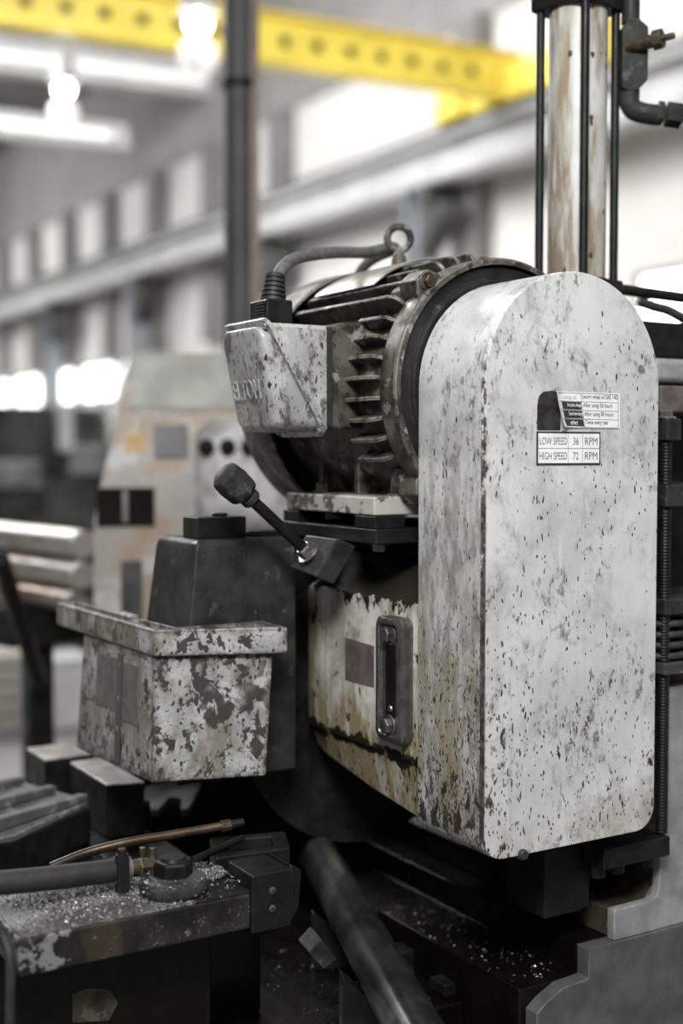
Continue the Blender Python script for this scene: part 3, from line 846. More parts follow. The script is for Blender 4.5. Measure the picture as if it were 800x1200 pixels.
plate_on(.39, .465, .03, .93, .0012).build('slot', 'glass', bn)['label'] = 'black upright slot in the bin side'
for w in (.3, .55, .82):
    m = MB(); m.prism([face(.42, w), face(.44, w), face(.44, w + .035), face(.42, w + .035)], (-.0018, 0, 0)); m.build('slot_key', 'steel', bn)
for u_, w_ in ((.16, .20), (.92, .22)):
    m = MB(); m.lathe(face(u_, w_), (-1, 0, 0), [(.006, 0), (.005, .003)], 14); m.build('screw', 'iron', bn)
m = MB(); a = at(177, 722, z=1.235); m.box((-.275, .50, 1.206), (-.2565, .56, 1.258)); m.build('inner_block', 'rim', bn, .004, 2)
m = MB(); m.box((-.19, .36, 1.10), (-.14, .4005, 1.14)); m.build('hanger', 'dark', bn)

# ================================================================== BED, COLUMN
bed = thing('saw_bed', 'stepped grey and oil-black saw bed under the white guard', 'machine bed', (.3, .5, 0))
prof = [(.122, .0), (.122, .762), (.225, .762), (.225, .806), (.95, .806), (.95, 0)]
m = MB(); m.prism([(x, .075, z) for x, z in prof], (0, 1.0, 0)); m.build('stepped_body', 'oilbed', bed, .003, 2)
m = MB(); m.prism([(x, .05, z) for x, z in [(.137, .0), (.132, .735), (.150, .748), (.18, .7615), (.225, .764), (.225, .806), (.95, .806), (.95, 0)]], (0, .0245, 0)); m.build('front_face', 'bedgrey', bed, .0012, 2)
m = MB(); m.prism([(x, .055, z) for x, z in [(.276, .8065), (.276, .850), (.349, .851), (.358, .855), (.363, .866), (.366, .93), (.370, 1.16), (.95, 1.16), (.95, .8065)]], (0, .014, 0)); m.build('column_foot', 'greypaint', bed, .0012, 2)
m = MB(); m.prism([(x, .0692, z) for x, z in [(.278, .8065), (.278, .848), (.349, .849), (.364, .866), (.372, 1.16), (.95, 1.16), (.95, .8065)]], (0, .066, 0)); m.build('foot_casting', 'stained', bed, .003, 2)
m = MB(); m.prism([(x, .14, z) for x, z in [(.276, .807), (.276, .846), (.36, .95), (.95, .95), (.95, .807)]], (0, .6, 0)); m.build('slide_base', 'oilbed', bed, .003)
m = MB(); m.box((-.272, .20, 0), (.121, 1.1, .70)); m.box((-.60, .30, .0), (-.273, 1.1, .86)); m.box((-.2725, .32, .7005), (-.15, 1.1, .86)); m.box((-.10, .95, .7005), (.60, 1.2, 1.0)); m.build('trough_body', 'oilbed', bed, .004)  # last box: dark mass added behind to blacken the gap below the bin
for k in range(3):
    m = MB(); m.box((.10, .22 + k * .11, .7005), (.1215, .26 + k * .11, .72 + .012 * (k % 3))); m.build('stop_lug', 'dark', bed, .003)
m = MB(); m.box((-.02, .66, .7005), (.085, .76, .765)); m.build('support_block', 'dark', bed, .003)

colm = thing('machine_column', 'black vertical slide column right of the white guard', 'machine column', (.6, .45, .81))
m = MB(); m.box((.415, .26, 1.161), (.95, .7, 1.66)); m.box((.36, .2605, .951), (.95, .7, 1.1605)); m.build('column_body', 'dark', colm, .004)
m = MB(); m.box((.395, .16, 1.647), (.75, .5, 1.70)); m.build('top_plate', 'black', colm, .003)
m = MB()
def thread(mb, p, h, r, pitch, n=14):
    k = int(h / pitch); prof = []
    for i in range(k): prof += [(r * .86, i * pitch), (r, i * pitch + pitch * .35), (r, i * pitch + pitch * .6), (r * .86, i * pitch + pitch * .95)]
    mb.lathe(p, Z, prof, n)
thread(m, (.3575, .046, .952), .60, .0088, .0046, 18); m.build('threaded_rod', 'black', colm)
m = MB(); m.rod((.352, .12, .97), (.352, .12, 1.645), .011); m.build('guide_rod', 'black', colm)
for z0, z1, x1, k in ((1.516, 1.548, .374, 'guard'), (1.422, 1.454, .50, 'guard'), (1.268, 1.291, .50, 'guard'), (1.182, 1.2, .42, 'iron')):
    m = MB(); m.box((.346, .032, z0), (x1, .262, z1)); m.build('rod_bracket', k, colm, .003, 2)
m = MB(); m.bolt((.3575, .046, 1.548), Z, .010, .012); m.build('rod_nut', 'steel', colm)
m = MB()
for k in range(4): m.torus((.375, .075, 1.208 + .0155 * k), Z, .036, .0052, 32, 10)
m.build('coil_spring', 'iron', colm)
m = MB(); m.box((.42, .12, 1.56), (.70, .255, 1.60)); m.build('rusty_shelf', 'brown', colm, .003)
m = MB(); m.box((.42, .13, 1.605), (.70, .25, 1.642)); m.build('clamped_rag', 'greypaint', colm, .01, 3)

# clamp bar below the cover with its bolts
cb = thing('clamp_bar', 'black clamp bar with hanging bolts under the white guard corner', 'machine part', (.3, .06, .92))
m = MB(); m.box((.233, .03, .922), (.359, .098, .9505)); m.build('bar', 'black', cb, .002)
for x in (.249, .285, .340):
    m = MB(); m.rod((x, .062, .902), (x, .062, .9215), .0125, n=20); m.build('bolt', 'black', cb, .0015)
m = MB(); m.box((.165, .075, .852), (.232, .16, .978)); m.box((.2325, .080, .852), (.252, .16, .9215)); m.build('support_post', 'dark', cb, .002)

# right side pipe, hose and box behind the guard
tag(MB().tube([(.43, .222, 1.754), (.55, .212, 1.748), (.68, .202, 1.742), (.705, .203, 1.73), (.71, .205, 1.7005)], .0085, 14).build('hydraulic_pipe', 'black', None, loc=(.43, .22, 1.754)), 'thin black pipe running right from the cylinder foot', 'pipe')
p = [at(748, 352, y=.3), at(765, 359, y=.29), at(783, 364, y=.28), at(802, 374, y=.27), at(835, 390, y=.27), at(850, 405, y=.28), V3((.60, .29, 1.7012))]
tag(MB().tube(p, .0085, 12).build('black_hose', 'rubber', None, loc=p[0]), 'short black hose bowed above the column right of guard', 'hose')

# ================================================================== HYDRAULIC CYLINDER
cy = thing('hydraulic_cylinder', 'tall rust-streaked white hydraulic cylinder with black tie rods behind the guard', 'hydraulic cylinder', (.36, .24, 1.70))
cc = V3((.3605, .243, 0))
z0, z1 = 1.765, 2.172
m = MB(); m.rod(cc + Z * (z0 - .005), cc + Z * (z1 + .005), .0445, n=48); m.build('barrel', 'barrel', cy)
am = math.atan2(-CV.y, -CV.x)
for k in range(4):
    a = am + k * pi / 2
    p = cc + V3((math.cos(a), math.sin(a), 0)) * (.0575)
    m = MB(); m.rod(p + Z * (z0 - .01), p + Z * (z1 + .01), .0066, n=16); m.build('tie_rod', 'black', cy)
def sq(z, h, w, k):
    mm = MB(); u = V3((math.cos(am + pi / 4), math.sin(am + pi / 4), 0)); t = V3((-u.y, u.x, 0))
    mm.prism([cc + u * w + t * w + Z * z, cc - u * w + t * w + Z * z, cc - u * w - t * w + Z * z, cc + u * w - t * w + Z * z], Z * h); return mm
sq(z0 - .045, .045, .052, 0).build('base_cap', 'black', cy, .003)
sq(z1, .05, .052, 0).build('head_cap', 'black', cy, .003)
rt = CR
vb = cc + rt * .080 + Vh * -.0
m = MB()
zz = 2.055
hx = [(-.013, 0), (-.013, .092), (-.004, .104), (.008, .104), (.020, .092), (.020, .012), (.006, -.004), (-.006, -.004)]
m.prism([vb + rt * x * 1.2 + Z * (zz + z) - Vh * .016 for x, z in hx], Vh * .032)
m.rod(vb + Z * (zz + .10), vb + Z * 2.20, .014, n=16)
vv = m.build('valve_block', 'guard', cy, .002)
m = MB(); q = vb + Z * (zz + .062) - Vh * .016
dr = (rt * .85 - Vh * .55 + Z * .08).normalized()
m.rod(q - dr * .01, q + dr * .035, .010, n=16); m.rod(q + dr * .033, q + dr * .047, .0155, n=8); m.rod(q + dr * .045, q + dr * .065, .005, n=10)
m.build('bleed_screw', 'brass', vv, .001)
m = MB()
el = vb + Z * (zz - .028)
m.tube([vb + Z * (zz + .0), el + Z * .008, el + rt * .012 - Z * .004, el + rt * .045 - Z * .010], .0155, 16, 8)
m.build('elbow_fitting', 'guard', cy)
d2 = (rt - Z * .14).normalized()
for s_, w_, r in ((.042, .010, .0185), (.056, .024, .0195)):
    m = MB(); m.rod(el + d2 * s_, el + d2 * (s_ + w_), r, n=6); m.build('hex_nut', 'guard', cy, .0015)
m = MB(); m.tube([el + d2 * .078, el + d2 * .12, el + d2 * .22 - Z * .02, el + d2 * .30 - Z * .10, V3((.735, .22, 1.82)), V3((.74, .24, 1.7008))], .0085, 14); m.build('hose', 'rubber', cy)
m = MB(); m.rod(cc + Z * 1.701, cc + Z * (z0 - .043), .03, n=24); m.build('foot_stub', 'black', cy)

# ================================================================== ROUND BAR BEING CUT
p0, p1 = V3((-.128, -.05, .80)), V3((.118, .62, .80))
bx = (p1 - p0).normalized()
p0 = p0 - bx * .25
m = MB(); m.lathe(p0, p1 - p0, [(.030, 0), (.0365, .006), (.0365, (p1 - p0).length - .004), (.033, (p1 - p0).length)], 40)
tag(m.build('round_bar', 'bargloss', None, loc=(0, .3, .76)), 'oiled black round steel bar lying slantwise under the saw blade', 'steel bar')
rs = thing('bar_rest', 'dark rest blocks holding the slanting black round bar', 'machine part', (0, .35, .70))
for f_ in (.50, .745):
    m = MB(); p = p0.lerp(p1, f_); s_ = V3((bx.y, -bx.x, 0))
    m.prism([p - s_ * .05 + Z * (.7005 - p.z), p + s_ * .05 + Z * (.7005 - p.z), p + s_ * .05 - Z * .012, p + s_ * .022 - Z * .0375, p - s_ * .022 - Z * .0375, p - s_ * .05 - Z * .012], bx * .03); m.build('rest_block', 'dark', rs, .002)
q = at(379, 1119, y=.20)
m = MB(); m.prism([at(362, 1117, y=.20), at(380, 1136, y=.20), at(395, 1125, y=.21), at(377, 1100, y=.21)], (.01, .05, .0)); m.build
tag(m.build('steel_plate', 'guard', None, .002, loc=q), 'small loose grey steel plate wedged left of the round bar', 'steel plate')

# ================================================================== VISE ARM AND COOLANT FITTINGS
arm = thing('vise_arm', 'black vise arm covered in metal shavings at the lower left', 'vise', (-.37, .24, .70))
AZ = .95
m = MB(); m.box((-.556, .131, .904), (-.262, .285, AZ - .002)); m.build('arm_body', mat_armside(), arm, .003, 2)
m = MB(); m.box((-.553, .134, AZ - .0025), (-.335, .283, AZ)); m.build('arm_top', 'armtop', arm, .001)
m = MB(); m.box((-.335, .134, AZ - .0025), (-.262, .283, AZ + .001)); m.build('end_pad', 'dark', arm, .001)
m = MB(); m.box((-.262, .128, .897), (-.205, .20, .972)); jb = m.build('jaw_block', 'dark', arm, .003, 2)
m = MB()
for z in (.925, .948):
    m = MB(); m.lathe((-.233, .128, z), (0, -1, 0), [(.0048, 0), (.0042, .002), (.002, .0032)], 14); m.build('rivet', 'iron', jb)
m = MB(); m.prism([(-.205, .13, .90), (-.188, .14, .915), (-.180, .145, .96), (-.20, .14, .972)], (0, .07, 0)); m.build('jaw_wedge', 'dark', arm, .003)
# jaw head with a square window
m = MB(); zt = .972
a, b, c, d_ = V3((-.27, .215, zt)), V3((-.165, .205, zt)), V3((-.135, .275, zt)), V3((-.24, .30, zt))
o4 = [a, b, c, d_]; i4 = [p.lerp((a + b + c + d_) / 4, .42) for p in o4]
m.loft([[p - Z * .06 for p in i4], [p - Z * .06 for p in o4], o4, i4, [p - Z * .0599 for p in i4]], False)
m.build('jaw_head', 'dark', arm, .003, 2)
m = MB(); m.box((-.235, .235, .913), (-.18, .265, .95)); m.build('jaw_insert', 'iron', arm, .003)
m = MB(); m.box((-.66, .21, .70), (-.28, .29, .9035)); m.build('arm_pillar', 'oilbed', arm, .003)
m = MB(); m.prism([at(85, 1165, y=.209), at(85, 1198, y=.209), at(128, 1196, y=.209), at(138, 1175, y=.209), at(128, 1160, y=.209), at(105, 1158, y=.209)], (0, .002, 0)); m.build('bare_patch', 'stained', arm)['label'] = 'pale bare patch on the arm pillar'

tag(MB().tube([(-.572, .10, .60), (-.570, .118, .74), (-.569, .124, .86), (-.568, .128, .935), (-.575, .17, .957), (-.60, .26, .962)], .006, 10).build('cable_loop', 'rubber', None, loc=(-.57, .12, .7)), 'thin black cable hanging over the arm end at left edge', 'cable')

hs = thing('coolant_hose', 'black coolant hose lying over the shaving-covered arm', 'hose', (-.45, .21, .95))
h1 = at(136, 1020, y=.215); h0 = at(-60, 1040, y=.205); hm = at(40, 1031, y=.21)
m = MB(); m.tube([h0, hm, h1], .0145, 16); m.build('sheath', 'rubber', hs)
hd = (h1 - hm).normalized()
m = MB(); m.rod(h1 - hd * .004, h1 + hd * .016, .017, n=20); m.torus(h1 + hd * .004, hd, .0165, .0022); cl = m.build('hose_clamp', 'steel', hs)
m = MB(); m.box(h1 + V3((-.004, -.02, -.024)), h1 + V3((.010, -.006, .022))); m.bolt(h1 + V3((.003, -.013, .022)), Z, .006, .009); m.build('clamp_screw', 'dark', cl, .001)
m = MB(); m.rod(h1 + hd * .014, h1 + hd * .03, .011, n=16); m.rod(h1 + hd * .03, h1 + hd * .050, .013, n=6); m.rod(h1 + hd * .036 + Z * .01, h1 + hd * .036 + Z * .026, .004, n=8); m.rod(h1 + hd * .050 + Z * .01, h1 + hd * .050 + Z * .024, .004, n=8)
m.build('hose_fitting', 'brass', hs, .001)

pv = thing('swivel_pivot', 'gritty round pivot with hex cap between hose fitting and jaw', 'pivot', (-.34, .2, .951))
pc = at(203, 1040, z=.956); pc.z = .9515
m = MB(); m.lathe(pc, Z, [(.040, 0), (.043, .004), (.043, .012), (.040, .018), (.03, .021)], 40); m.build('flange', 'iron', pv, .0012)
m = MB(); m.lathe(pc + Z * .02, Z, [(.025, 0), (.025, .017), (.022, .020)], 6); m.build('hex_cap', 'dark', pv, .0015)
m = MB(); m.lathe(pc + Z * .040, Z, [(.017, 0), (.015, .004)], 20); m.build('cap_disc', 'dark', pv)
pe_ = pc + V3((.03, .0, .04))
pe_ = at(226, 1008, y=.205)
tag(MB().tube([pe_, at(255, 995, y=.225), at(284, 982, y=.245)], .0048, 10).build('feed_tube', 'dark', None, loc=pe_), 'thin dark feed tube rising from the pivot toward the jaw', 'pipe')

cp = thing('copper_pipe', 'bent copper coolant pipe above the black hose', 'pipe', (-.40, .3, .97))
c0 = [at(60, 1016, y=.30), at(100, 1000, y=.30), at(150, 987, y=.29), at(210, 977, y=.28), at(262, 968, y=.27)]
m = MB(); m.tube(c0, .0062, 12); m.build('tube', mat_bar('copper_tube', (.030, .025, .021), .55), cp)
e0 = c0[-1]; ed = (c0[-1] - c0[-2]).normalized()
m = MB(); m.rod(e0 - ed * .004, e0 + ed * .010, .0085, n=8); m.build('nut', 'brass', cp, .001)
m = MB(); m.rod(e0 + ed * .011, e0 + ed * .028, .006, n=12); m.build('nozzle', 'dark', cp)
m = MB(); lc = V3((-.292, .218, .951))
for j in range(9):
    a_ = j * .7; q_ = lc + V3((math.cos(a_) * .012 * (j % 3), math.sin(a_) * .012 * (j % 3), 0)); rr_ = random.uniform(.009, .016)
    m.lathe(q_, (random.uniform(-.3, .3), random.uniform(-.3, .3), 1), [(rr_, 0), (rr_ * .95, rr_ * .4), (rr_ * .7, rr_ * random.uniform(.8, 1.1)), (rr_ * .3, rr_ * random.uniform(1.1, 1.5))], 7)
tag(m.build('swarf_clump', 'armtop', None, .001, loc=lc), 'grey clump of packed swarf between round pivot and jaw head', 'metal shavings', kind='stuff')
# shavings
def shavings(name, n, fn, label, s0=.0006, s1=.0022):
    m = MB()
    for _ in range(n):
        p = V3(fn()); r = random.uniform(s0, s1); a = random.uniform(0, 2 * pi); u = V3((math.cos(a), math.sin(a), random.uniform(-.3, .3))); t = V3((-u.y, u.x, random.uniform(-.4, .4)))
        b = len(m.v); w = r * random.uniform(.25, .6)
        m.v += [p - u * r - t * w, p + u * r - t * w, p + u * r + t * w, p - u * r + t * w, p + Z * r * random.uniform(.5, 1.0)]
        m.f += [(b, b + 3, b + 2, b + 1), (b, b + 1, b + 4), (b + 1, b + 2, b + 4), (b + 2, b + 3, b + 4), (b + 3, b, b + 4)]
    o = m.build(name, 'chips', None, loc=m.v[0]); tag(o, label, 'metal shavings', kind='stuff'); return o
shavings('arm_shavings', 2200, lambda: (random.triangular(-.55, -.30, -.48), random.uniform(.135, .28), AZ + .0005), 'bright metal shavings strewn over the top of the black vise arm')
shavings('pivot_shavings', 420, lambda: (lambda a, r: (pc.x + .012 + r * math.cos(a), pc.y - .005 + r * math.sin(a) * .8, .9525 + max(0, .024 * (1 - abs(r - .045) / .03))))(random.uniform(0, 2 * pi), random.uniform(.03, .075)), 'metal shavings heaped around the round pivot beside the jaw')
shavings('bed_shavings', 260, lambda: random.choice(((random.uniform(.125, .22), random.uniform(.08, .45), .7632), (random.uniform(-.1, .1), random.uniform(.22, .5), .7012))), 'metal shavings lying on the oily bed step', .001, .003)

# rear jaws at left
rj = thing('rear_jaw', 'ribbed grey cast jaw at the left edge below the bin', 'vise', (-.36, .76, .86))
m = MB()
jp = [(-.50, .585), (-.43, .585), (-.262, .708), (-.262, .74), (-.325, .92), (-.50, .92)]
m.prism([(x, y, .861) for x, y in jp], Z * .058); m.build('jaw_base', 'dark', rj, .003)
m = MB(); m.prism([(x + (.004 if x < -.4 else -.004), y + .003, .9192) for x, y in jp], Z * .009); m.build('jaw_face', 'worniron', rj, .002)
for (xa, ya), (xb, yb) in (((-.485, .60), (-.268, .722)), ((-.49, .70), (-.295, .80)), ((-.49, .80), (-.325, .885))):
    d = V3((xb - xa, yb - ya, 0)).normalized(); t = V3((-d.y, d.x, 0)) * .010
    m = MB(); m.prism([V3((xa, ya, .9285)) - t, V3((xb, yb, .9285)) - t, V3((xb, yb, .940)) - t, V3((xa, ya, .952)) - t], t * 2); m.build('rib', 'worniron', rj, .003, 2)
b1 = thing('stop_block', 'dark stop block with bright top just under the bin', 'machine part', (-.2, .78, .86))
m = MB(); m.prism([(-.232, .715, .861), (-.170, .70, .861), (-.17, .90, .861), (-.232, .90, .861)], Z * .088); m.build('body', 'dark', b1, .003)
m = MB(); m.prism([(-.231, .717, .949), (-.171, .702, .949), (-.171, .898, .949), (-.231, .898, .949)], Z * .002); m.build('bright_top', 'steel', b1, .001)  # top plate brighter than the block body
b2 = thing('rear_stop_block', 'smaller dark block with bright top behind the ribbed jaw', 'machine part', (-.2, 1.0, .86))
q = at(70, 880, z=.955)
m = MB(); m.box((q.x - .035, q.y - .02, .861), (q.x + .06, q.y + .09, .945)); m.build('body', 'dark', b2, .003)
m = MB(); m.box((q.x - .034, q.y - .019, .945), (q.x + .059, q.y + .089, .947)); m.build('bright_top', 'steel', b2, .001)  # brighter plate on the dark body
fk = [at(*q_, z=.885) for q_ in ((158, 948), (172, 930), (205, 921), (236, 921), (232, 934), (221, 957), (212, 958), (213, 945), (199, 942), (186, 958), (177, 958), (176, 947))]
tag(MB().prism([p + Z * .0 for p in fk], Z * .014).build('fork_wrench', 'iron', None, .002, loc=(fk[0].x, fk[0].y, .87)), 'grey forked steel key lying below the bin', 'tool')
m = MB(); m.rod((fk[2].x, fk[2].y, .861), (fk[2].x, fk[2].y, .8845), .012); tag(m.build('fork_stud', 'dark', None, loc=(fk[2].x, fk[2].y, .861)), 'short dark stud carrying the forked steel key', 'machine part')

# ================================================================== SECOND MACHINE (console)
cn = thing('machine_console', 'beige control console with slanted face standing beyond the bin', 'control console', (.30, 1.75, 0))
# local frame: u along the face (towards the right and nearer), w into it
ca = at(103, 600, d=3.0); cu_ = V3((.93, -.37, 0)).normalized(); cw = V3((-cu_.y, cu_.x, 0))
if cw.dot(CV) < 0: cw = -cw
def K(u, z, w): return V3((ca.x, ca.y, 0)) + cu_ * u + cw * w + Z * z
W = .62
m = MB()
side = [(0, 0), (1.335, 0), (1.43, .0), (1.595, .05), (1.60, .065), (1.74, .105), (1.745, .14), (1.745, .45), (0, .45)]
def ledge(z): return .0 if z < 1.30 else (z - 1.30) / .445 * .105
m.loft([[K(ledge(z), z, w) for z, w in side], [K(W, z, w) for z, w in side]])
m.build('cabinet', 'console', cn, .012, 3)
m = MB(); 
def onf(u, z, k=.0): 
    w = 0 if z < 1.43 else (.05 * (z - 1.43) / .165 if z < 1.595 else .065 + .04 * (z - 1.6) / .14)
    return K(u, z, w - k)
def fp(u0, z0, u1, z1, k, mt, nm, bev=.002):
    mm = MB(); a = [onf(u0, z0, k), onf(u1, z0, k), onf(u1, z1, k), onf(u0, z1, k)]; mm.prism(a, cw * (k + .004)); return mm.build(nm, mt, cn, bev)
fp(.10, 1.608, .60, 1.735, .004, plain('faded_green_band', (.31, .31, .28), .5, 0, .2, 8), 'top_band')
fp(.155, 1.487, .235, 1.565, .006, plain('grey_display', (.07, .07, .073), .4, 0, .2, 15), 'display')
fp(.02, 1.325, .155, 1.418, .004, 'glass', 'switch_window')
fp(.08, 1.335, .092, 1.41, .008, 'midmach', 'window_bar')
fp(.075, 1.10, .125, 1.245, .005, 'dkmach', 'vent_slot')
fp(.085, 1.50, .135, 1.545, .002, 'orange', 'orange_mark')
m = MB()
for a_ in ((.25, 1.30, .60, 1.58),):
    u0, z0, u1, z1 = a_
    m.loft([[onf(u, z, k) for u, z in rrect(u0 + i, z0 + i, u1 - i, z1 - i, .06, 6)] for i, k in ((0, -.01), (0, .02), (.02, .05), (.05, .06))])
m.build('moulded_panel', plain('scuffed_white_moulding', (.36, .355, .34), .45, 0, .35, 12), cn, 0, ang=60)
for u in (.275, .325, .375):
    q = onf(u, 1.512, .055); m = MB(); m.lathe(q, -cw, [(.022, 0), (.02, .02), (.017, .022)], 20); m.build('knob', 'black', cn)

# ================================================================== STEEL BARS ON A RACK
y_end = at(100, 640, d=3.3)
spots = [((0, 0), .055, 'bar1', 'topmost bright ground bar on the black rack'), ((.02, -.105), .048, 'bar1', 'middle grey steel bar on the black rack'), ((-.005, -.19), .038, 'bar2', 'lowest copper-toned steel bar on the black rack')]
bd = -V3((math.sin(HEAD - math.radians(40)), math.cos(HEAD - math.radians(40)), 0)); bn_ = V3((bd.y, -bd.x, 0))
def bar_at(px, py): return at(px, py, d=3.3)
for (px, py, r, mt, lab) in ((98, 638, .038, 'bar1', 'topmost bright round bar in the stack beside the beige console'), (97, 675, .0375, 'bar1', 'middle round bar in the stack beside the beige console'), (88, 706, .031, 'bar2', 'lowest coppery round bar in the stack beside the beige console')):
    e_ = bar_at(px, py); m = MB(); m.lathe(e_, -bd, [(r - .006, 0), (r, .006), (r, 2.594), (r - .006, 2.6)], 32)
    tag(m.build('steel_bar', mt, None, loc=e_ - bd * 1.3), lab, 'steel bar', 'round bars stacked on the rack')
rk = thing('bar_rack', 'black steel rack post and arms carrying the round bars at left', 'rack', at(45, 900, d=3.55) * 1)
rk.location.z = 0; rk['_o'] = list(rk.location)
rp = V3(rk.location)
m = MB(); m.prism([rp + V3((-.035, -.035, 0)), rp + V3((.035, -.035, 0)), rp + V3((.035, .035, 0)), rp + V3((-.035, .035, 0))], Z * 1.08); m.build('post', 'dark', rk)
zl = bar_at(88, 706).z - .032
m = MB(); q = V3((rp.x, rp.y, 0)); s_ = bn_
m.prism([q - s_ * .16 + Z * (zl - .10) - bd * .05, q + s_ * .12 + Z * (zl - .10) - bd * .05, q + s_ * .12 + Z * zl - bd * .05, q - s_ * .16 + Z * zl - bd * .05], bd * .14); m.build('cross_arm', 'dark', rk)
m = MB(); a_, b_ = at(0, 655, d=3.05), at(46, 800, d=3.4); m.rod(a_, b_, .022, n=12); m.build('brace', 'dark', rk)
m = MB(); m.prism([rp + V3((-.1, -.1, 0)), rp + V3((.1, -.1, 0)), rp + V3((.1, .1, 0)), rp + V3((-.1, .1, 0))], Z * .03); m.build('foot_plate', 'dark', rk)
q = at(72, 850, z=0)
m = MB(); m.box((q.x - .10, q.y - .1, 0), (q.x + .14, q.y + .2, .36)); wb = thing('white_crate', 'plain white crate on the floor behind the black rack post', 'crate', (q.x, q.y, 0)); m.build('body', 'white', wb, .01)
m = MB(); m.box((q.x - .11, q.y - .11, .36), (q.x + .15, q.y + .21, .385)); m.build('lid', 'white', wb, .008)
q = at(15, 850, z=0)
for k in range(5):
    m = MB(); o_ = .03 * ((k * 7) % 3 - 1)
    m.box((q.x - .5 + o_, q.y - .1, k * .085), (q.x + .06 + o_, q.y + .35, k * .085 + .07)); 
    tag(m.build('timber_baulk', 'timber', None, .006, loc=(q.x, q.y, k * .085)), ('pale timber baulk lowest in the pile left of the white crate', 'pale timber baulk second from the floor left of white crate', 'middle pale timber baulk of the pile left of white crate', 'pale timber baulk second from top left of white crate', 'pale timber baulk topmost in the pile left of white crate')[k], 'timber', 'timber baulks piled by the crate')

# post
pp = at(281, 300, d=4.0)
ps = thing('steel_post', 'tall grey steel pipe post rising behind the motor', 'post', (pp.x, pp.y, 0))
m = MB(); m.rod((pp.x, pp.y, .02), (pp.x, pp.y, 10), .050, n=28); m.build('pipe', 'galv', ps)
m = MB(); s_ = CR; c_ = V3((pp.x, pp.y, 0)) + CR * .048 - Vh * .034; m.prism([c_ - CR * .012, c_ + CR * .014, c_ + CR * .014 + Vh * .03, c_ - CR * .012 + Vh * .03], Z * 10); m.build('conduit', 'rusty', ps)
m = MB(); zc = at(281, 103, d=4.0).z; m.rod((pp.x, pp.y, zc - .012), (pp.x, pp.y, zc + .012), .057, n=28); m.build('clamp_ring', 'dark', ps)
m = MB(); m.box((pp.x - .12, pp.y - .12, 0), (pp.x + .12, pp.y + .12, .02)); m.build('foot_plate', 'galv', ps)

# ================================================================== THE HALL
XW, ZCE = 10.0, 10.2
m = MB(); m.box((-25, -14, -.3), (12, 62, 0)); struct(m.build('floor', 'conc'))
m = MB(); m.box((-25, -1, ZCE), (12, 62, ZCE + .3)); struct(m.build('ceiling', 'ceil'))
m = MB(); m.box((-25, 60, 0), (XW, 60.3, ZCE)); struct(m.build('wall_back', 'wall'))
m = MB(); m.box((XW, -14, 0), (XW + .3, 60, 2.75)); m.box((XW, -14, 3.65), (XW + .3, 60, 7.5)); struct(m.build('wall_right', 'wall'))
m = MB(); m.box((XW - .06, -14, 7.5), (XW + .3, 60, ZCE)); struct(m.build('wall_right_upper', 'clad'))
k = 0
y_ = 5.0
while y_ < 58:
    k += 1
    if 18 < y_ < 23:
        m = MB(); m.box((XW, y_, 2.751), (XW + .3, y_ + 2.8, 3.649)); struct(m.build('trim_%d' % k, 'wall')); y_ += 2.8; continue
    if 24 < y_ < 25: m = MB(); m.box((XW - .02, y_, 2.752), (XW + .03, y_ + 1.1, 3.648)); struct(m.build('trim_59', 'wall'))
    t = bpy.data.objects.new('window_%d' % k, None); COL.objects.link(t); t.location = (XW, y_, 2.75); t['_o'] = [XW, y_, 2.75]; t['kind'] = 'structure'
    m = MB(); m.box((XW + .10, y_ + .06, 2.81), (XW + .13, y_ + 2.34, 3.59)); m.build('pane', 'win', t)
    m = MB()
    for lo, hi in (((y_, 2.75), (y_ + 2.4, 2.81)), ((y_, 3.59), (y_ + 2.4, 3.65)), ((y_, 2.81), (y_ + .06, 3.59)), ((y_ + 2.34, 2.81), (y_ + 2.4, 3.59)), ((y_ + 1.17, 2.81), (y_ + 1.23, 3.59))):
        m.box((XW + .04, lo[0], lo[1]), (XW + .2, hi[0], hi[1]))
    m.build('frame', 'pil', t)
    m = MB(); m.box((XW, y_ + 2.4, 2.75), (XW + .3, y_ + 2.8, 3.65)); struct(m.build('trim_%d' % k, 'wall'))
    y_ += 2.8
m = MB(); m.box((XW, -14, 2.75), (XW + .3, 5.0, 3.65)); struct(m.build('trim_60', 'wall'))
k = 60
for y_ in (13.2, 18.8, 21.6, 24.4, 27.2, 30.0, 32.8, 35.6, 41.2, 46.8, 52.4):
    k += 1
    m = MB(); m.box((XW - .30, y_ - .26, 3.66), (XW, y_ + .26, 7.49)); m.box((XW - .30, y_ - .26, 0), (XW, y_ + .26, 2.74)); struct(m.build('trim_%d' % k, 'pil'))
# crane runway
rw = thing('crane_runway', 'long pale grey crane runway beam along the far wall', 'crane runway', (9.4, 20, 0))
m = MB()
m.box((9.38, -6, 5.28), (9.44, 58, 5.72)); m.build('web', 'beam', rw)
m = MB(); m.box((9.18, -6, 5.72), (9.64, 58, 5.78)); m.build('top_flange', 'beam', rw)
m = MB(); m.box((9.18, -6, 5.20), (9.64, 58, 5.28)); m.build('bottom_flange', 'beam', rw)
m = MB(); m.box((9.27, -6, 5.781), (9.50, 58, 5.92)); m.build('rail', 'dkmach', rw)
cl0 = thing('runway_column', 'blue-grey steel column under the runway, just left of the white cylinder', 'column', (9.4, 13.8, 0), 'columns carrying the crane runway')
m = MB(); m.box((9.22, 13.6, 0), (9.58, 13.66, 5.2)); m.box((9.22, 13.94, 0), (9.58, 14.0, 5.2)); m.box((9.37, 13.66, 0), (9.43, 13.94, 5.2)); m.build('shaft', 'colm', cl0)
m = MB(); m.box((9.15, 13.3, 4.9), (9.62, 13.595, 5.19)); m.prism([(9.2, 13.595, 4.2), (9.2, 13.595, 4.9), (9.2, 12.9, 4.9)], (.35, 0, 0)); m.build('bracket', 'dkmach', cl0)
